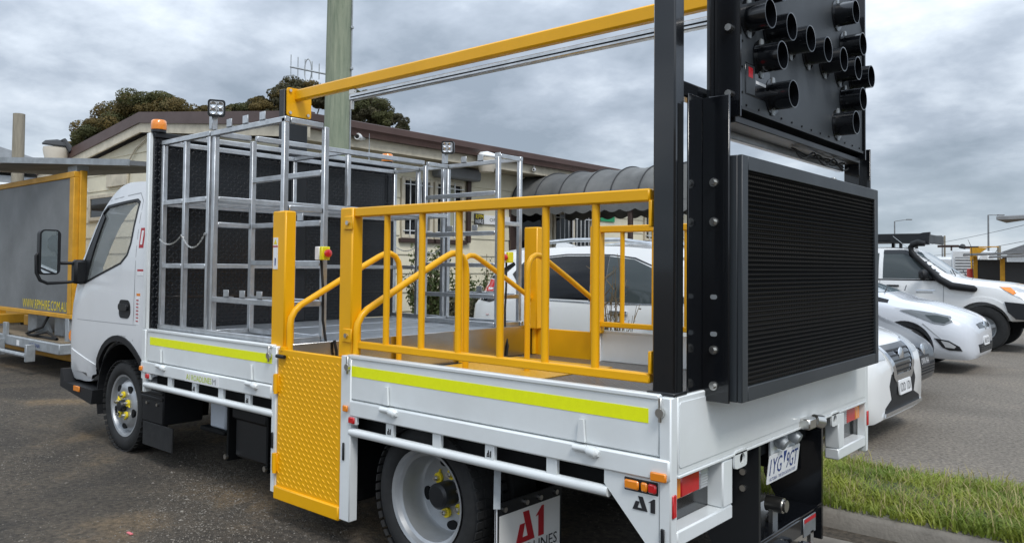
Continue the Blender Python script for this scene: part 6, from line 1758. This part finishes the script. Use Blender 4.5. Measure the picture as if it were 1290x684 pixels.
for s in (-1, 1):
    part('bar_hoop', MB().tube([(X(4.98), YP + s * .55, .85), (X(4.99), YP + s * .55, 1.10), (X(4.97), YP + s * .50, 1.17), (X(4.97), YP, 1.19)], .03, 10).tube([(X(4.98), YP + s * .86, .85), (X(4.97), YP + s * .84, 1.06), (X(4.97), YP + s * .75, 1.13), (X(4.97), YP + s * .5, 1.15)], .03, 10), 'black_satin', bb)
    car_wheel(pk, X(1.05), YP + s * .93, s, .405, .26, .22); car_wheel(pk, X(4.10), YP + s * .93, s, .405, .26, .22)
part('chassis', MB().box((X(.3), YP - .45, .42), (X(4.8), YP + .45, .60)), 'black_matte', pk)

# =================================================================== FAR YARD (right)
GRPW = 'vehicles parked across the far yard'
c = Vector((-5.574, 35.014, 1.799))
ft = root('flat_truck', (c.x, c.y, 0), 'white truck with slatted load body behind the pickup bonnet', 'truck', GRPW)
dx = .42
part('truck_body', MB().box((c.x - .55, c.y, .7), (c.x + .50, c.y + 3.2, 2.30), .06), 'far_white', ft)
part('truck_grille', MB().box((c.x - .40, c.y - .012, 1.1), (c.x + .36, c.y - .002, 2.0)), 'far_grey', ft)
for k in range(7):
    part('grille_slat', MB().box((c.x - .40, c.y - .03, 1.14 + k * .125), (c.x + .36, c.y - .012, 1.20 + k * .125)), 'far_white', ft)
part('side_mirror', MB().box((c.x + .55, c.y - .1, 1.5), (c.x + .85, c.y + .1, 2.1), .04), 'far_white', ft)
part('roof_bar', MB().box((c.x - 1.1, c.y + .1, 2.42), (c.x - .3, c.y + .2, 2.52)).box((c.x - .05, c.y + .1, 2.36), (c.x + .45, c.y + .2, 2.46)).box((c.x - .6, c.y + .1, 2.28), (c.x - .55, c.y + .2, 2.45)), 'brown_trim', ft)
part('roof_dish', MB().lathe([(0, .0), (0, .12), (.10, .15), (.2, .05), (.2, 0)], (c.x - .18, c.y + .2, 2.36), (.2, 0, 1), 10), 'far_dark', ft)
for x in (-.45, .35):
    part('truck_wheel', MB().lathe(tyre_prof(.38, .0, .22), (c.x + x, c.y + .6, .38), (1, 0, 0), 20), 'rubber', ft)
    part('truck_wheel', MB().lathe(tyre_prof(.38, .0, .22), (c.x + x, c.y + 2.6, .38), (1, 0, 0), 20), 'rubber', ft)
part('truck_chassis', MB().box((c.x - .4, c.y + .1, .3), (c.x + .4, c.y + 3.1, .75)), 'far_dark', ft)
c = Vector((-7.010, 37.736, 1.821))
vn = root('white_van', (c.x, c.y, 0), 'white van parked left of the slatted truck', 'van', GRPW)
part('van_body', MB().box((c.x - 1.0, c.y, .4), (c.x + .85, c.y + 4, 2.05), .12), 'far_white', vn)
part('van_windscreen', MB().box((c.x + .35, c.y - .008, 1.3), (c.x + .75, c.y + .002, 1.95)), 'glass_mid', vn)
for x in (-.85, .7):
    for y in (.8, 3.2):
        part('van_wheel', MB().lathe(tyre_prof(.34, .0, .2), (c.x + x, c.y + y, .34), (1, 0, 0), 20), 'rubber', vn)
# yellow board trailers
GT = 'yellow trailers across the far yard'
def yboard(d, w, top, label, roofw, roofh, face='far_dark', frame='yellow_old'):
    c = Vector((*d, 1.45))
    r_ = root('board_trailer', (c.x, c.y, 0), label, 'trailer', GT)
    ax = Vector((.98, .2, 0)).normalized()
    nrm = Vector((-.2, .98, 0))
    F = lambda u, v, w_: Vector((c.x, c.y, 0)) + ax * u + nrm * w_ + Vector((0, 0, v))
    part('board', MB().prism([(0, .6), (w, .6), (w, top - .12), (0, top - .12)], F, 0, .12), face, r_)
    for u in (0, w):
        part('frame_bar', MB().prism([(u - .07, .5), (u + .07, .5), (u + .07, top), (u - .07, top)], F, -.03, .16), frame if u else 'yellow_old', r_)
    part('roof_panel', MB().prism([(-.4, top + .02), (roofw, top + .10), (roofw, top + roofh), (-.4, top + roofh - .06)], F, -.7, .8), 'far_grey', r_)
    part('trailer_base', MB().prism([(-.3, .35), (w + .3, .35), (w + .3, .5), (-.3, .5)], F, -.5, .7), 'yellow_old', r_)
    for u in (.2, w - .2):
        part('trailer_wheel', MB().lathe(tyre_prof(.3, .0, .2), F(u, .3, -.5), nrm, 18), 'rubber', r_)
    return r_
yboard((-4.67, 31.85), .95, 1.98, 'yellow framed board trailer with flat roof right of the slatted truck', 1.5, .16, frame='far_grey')
yboard((-3.53, 30.19), 1.05, 1.88, 'yellow framed board trailer standing at the yard edge', 1.3, .14)
c = Vector((-2.477, 23.131, 2.873))
cn = root('solar_trailer', (Vector((-1.985, 23.605, 1.475)).x, Vector((-1.985, 23.605, 1.475)).y, 0), 'yellow masted trailer with tilted solar panel above the yard', 'trailer', GT)
q = Vector((-1.833, 23.681, 2.926))
part('mast', MB().box((q.x - .12, q.y - .1, .4), (q.x + .0, q.y + .1, 2.75), .01), 'yellow_old', cn)
part('solar_panel', MB().add([Vector((-2.594, 23.027, 2.961)), Vector((-1.324, 24.114, 3.043)), Vector((-1.570, 26.532, 3.237)), Vector((-2.827, 25.458, 3.124)), Vector((-2.595, 23.029, 2.872)), Vector((-1.325, 24.117, 2.954)), Vector((-1.571, 26.535, 3.140)), Vector((-2.548, 24.389, 2.846))], [(0, 1, 2, 3), (4, 7, 6, 5), (0, 4, 5, 1), (0, 3, 7, 4), (1, 5, 6, 2), (3, 2, 6, 7)]), 'far_grey', cn)
part('base', MB().box((q.x - .9, q.y - .6, .3), (q.x + .9, q.y + .6, .45)), 'yellow_old', cn)
for s in (-1, 1):
    part('trailer_wheel', MB().lathe(tyre_prof(.3, .0, .2), (q.x + s * .7, q.y - .6, .3), (0, 1, 0), 18), 'rubber', cn)
# yellow bucket arm on the far truck
c = Vector((-5.236, 33.976, 2.049))
solo('yellow_arrow_arm', MB().prism([(0, .42), (.42, .42), (.62, .40), (.30, .16), (.12, -.05), (.0, -.12)], lambda u, v, w: (c.x + u, c.y + w, c.z + v - .1), 0, .06).box((c.x + .3, c.y, c.z + .33), (c.x + 1.0, c.y + .06, c.z + .37)).box((c.x + .02, c.y + .01, .0), (c.x + .08, c.y + .05, c.z)), 'yellow_old', 'yellow triangular sign arm beside the slatted truck', 'sign')
c = Vector((-5.012, 32.872, 1.465))
solo('red_barrel', MB().lathe([(0, .0), (0, .14), (c.z, .14), (c.z + .05, .11), (c.z + .05, 0)], (c.x, c.y, 0), (0, 0, 1), 14), 'red_board', 'small red drum behind the pickup bonnet', 'drum')
# houses and fence beyond
def house(d, w, h, roof, label, mwall):
    c = Vector(d)
    r_ = root('house', (c.x, c.y, 0), label, 'house', 'houses beyond the yard')
    part('wall', MB().box((c.x, c.y, 0), (c.x + w, c.y + 8, h)), mwall, r_)
    part('roof', MB().prism([(c.x - .4, h), (c.x + w + .4, h), (c.x + w * .75, h + roof), (c.x + w * .25, h + roof)], XZ, c.y - .4, c.y + 8.4), 'far_grey', r_)
    for k in range(3):
        x = c.x + w * (.15 + .28 * k)
        wd = part('window', MB().box((x, c.y - .03, h * .45), (x + w * .15, c.y - .01, h * .8)), 'glass_dark', r_)
        part('frame', MB().box((x - .08, c.y - .02, h * .43), (x + w * .15 + .08, c.y - .005, h * .45)), 'far_white', wd)
    return r_
house((-10.59, 79.50, 1.51), 9, 3.1, 1.0, 'pale gabled house beyond the yard fence', 'far_white')
house((-16.30, 100.97, 1.50), 7, 1.9, .5, 'low grey house half hidden by yellow trailers', 'far_grey')
fc = root('yard_fence', tuple(Vector((-7.835, 48.909, 1.381)))[:2] + (0,), 'dark wire fence along the far edge of the yard', 'fence')
a, b = Vector((-10.431, 46.678, 1.441)), Vector((-1.080, 54.699, 1.554))
part('fence_panel', MB().bar((a.x, a.y, .75), (b.x, b.y, .75), .04, 1.5), 'far_dark', fc)
for k in range(12):
    p = a + (b - a) * k / 11
    part('fence_post', MB().tube([(p.x, p.y - .06, 0), (p.x, p.y - .06, 1.7)], .06, 6), 'far_grey', fc)
part('hedge_base', MB().bar((a.x, a.y - .4, .4), (b.x, b.y - .4, .4), .3, .8), 'leaf_gum', fc)
# street lamps, poles and wires
for p, arm, lab in (((-27.98, 110.48, 7.90), 1.6, 'thin grey street lamp behind the message board'), ((-14.66, 95.56, 7.45), 1.0, 'thin grey street lamp above the yellow trailers'), ((-26.66, 131.43, 6.58), -1.2, 'distant street lamp behind the roof rack')):
    p = Vector(p)
    r_ = root('street_lamp', (p.x, p.y, 0), lab, 'street lamp', 'street lamps beyond the yard')
    part('pole', MB().tube([(p.x, p.y, 0), (p.x, p.y, p.z)], [.12, .08], 8), 'far_grey', r_)
    e_ = p + Vector((.76, .65, 0)) * (arm * 1.0) + Vector((0, 0, .25 if arm > 1.2 else 0))
    part('arm', MB().tube([p, e_], .05, 6), 'far_grey', r_)
    part('lamp_head', MB().bar(e_, e_ + Vector((.76, .65, 0)) * (.7 if arm > 0 else -.7), .25, .14), 'far_grey', r_)
for p, lab in (((-9.34, 67.32, 3.32), 'short timber pole beside the pale house'), ((-24.07, 120.49, 6.26), 'slim distant pole behind the roof rack')):
    p = Vector(p)
    solo('power_pole', MB().tube([(p.x, p.y, 0), (p.x, p.y, p.z)], .13, 8), 'post_wood', lab, 'pole', 'poles beyond the yard')
for a, b, lab in (((-32.74, 139.51, 3.53), (-6.03, 70.13, 4.21), 'overhead wire crossing above the trailers'), ((-33.72, 138.61, 5.10), (-6.01, 70.09, 5.55), 'upper overhead wire crossing the sky'), ((-9.34, 67.32, 3.26), (-10.59, 68.92, 2.37), 'stay wire of the short timber pole')):
    a, b = Vector(a), Vector(b)
    solo('overhead_wire', MB().tube([a + (b - a) * t / 10 + Vector((0, 0, -1.2 * (t / 10) * (1 - t / 10))) for t in range(11)], .022, 5), 'far_dark', lab, 'wire', 'wires beyond the yard')
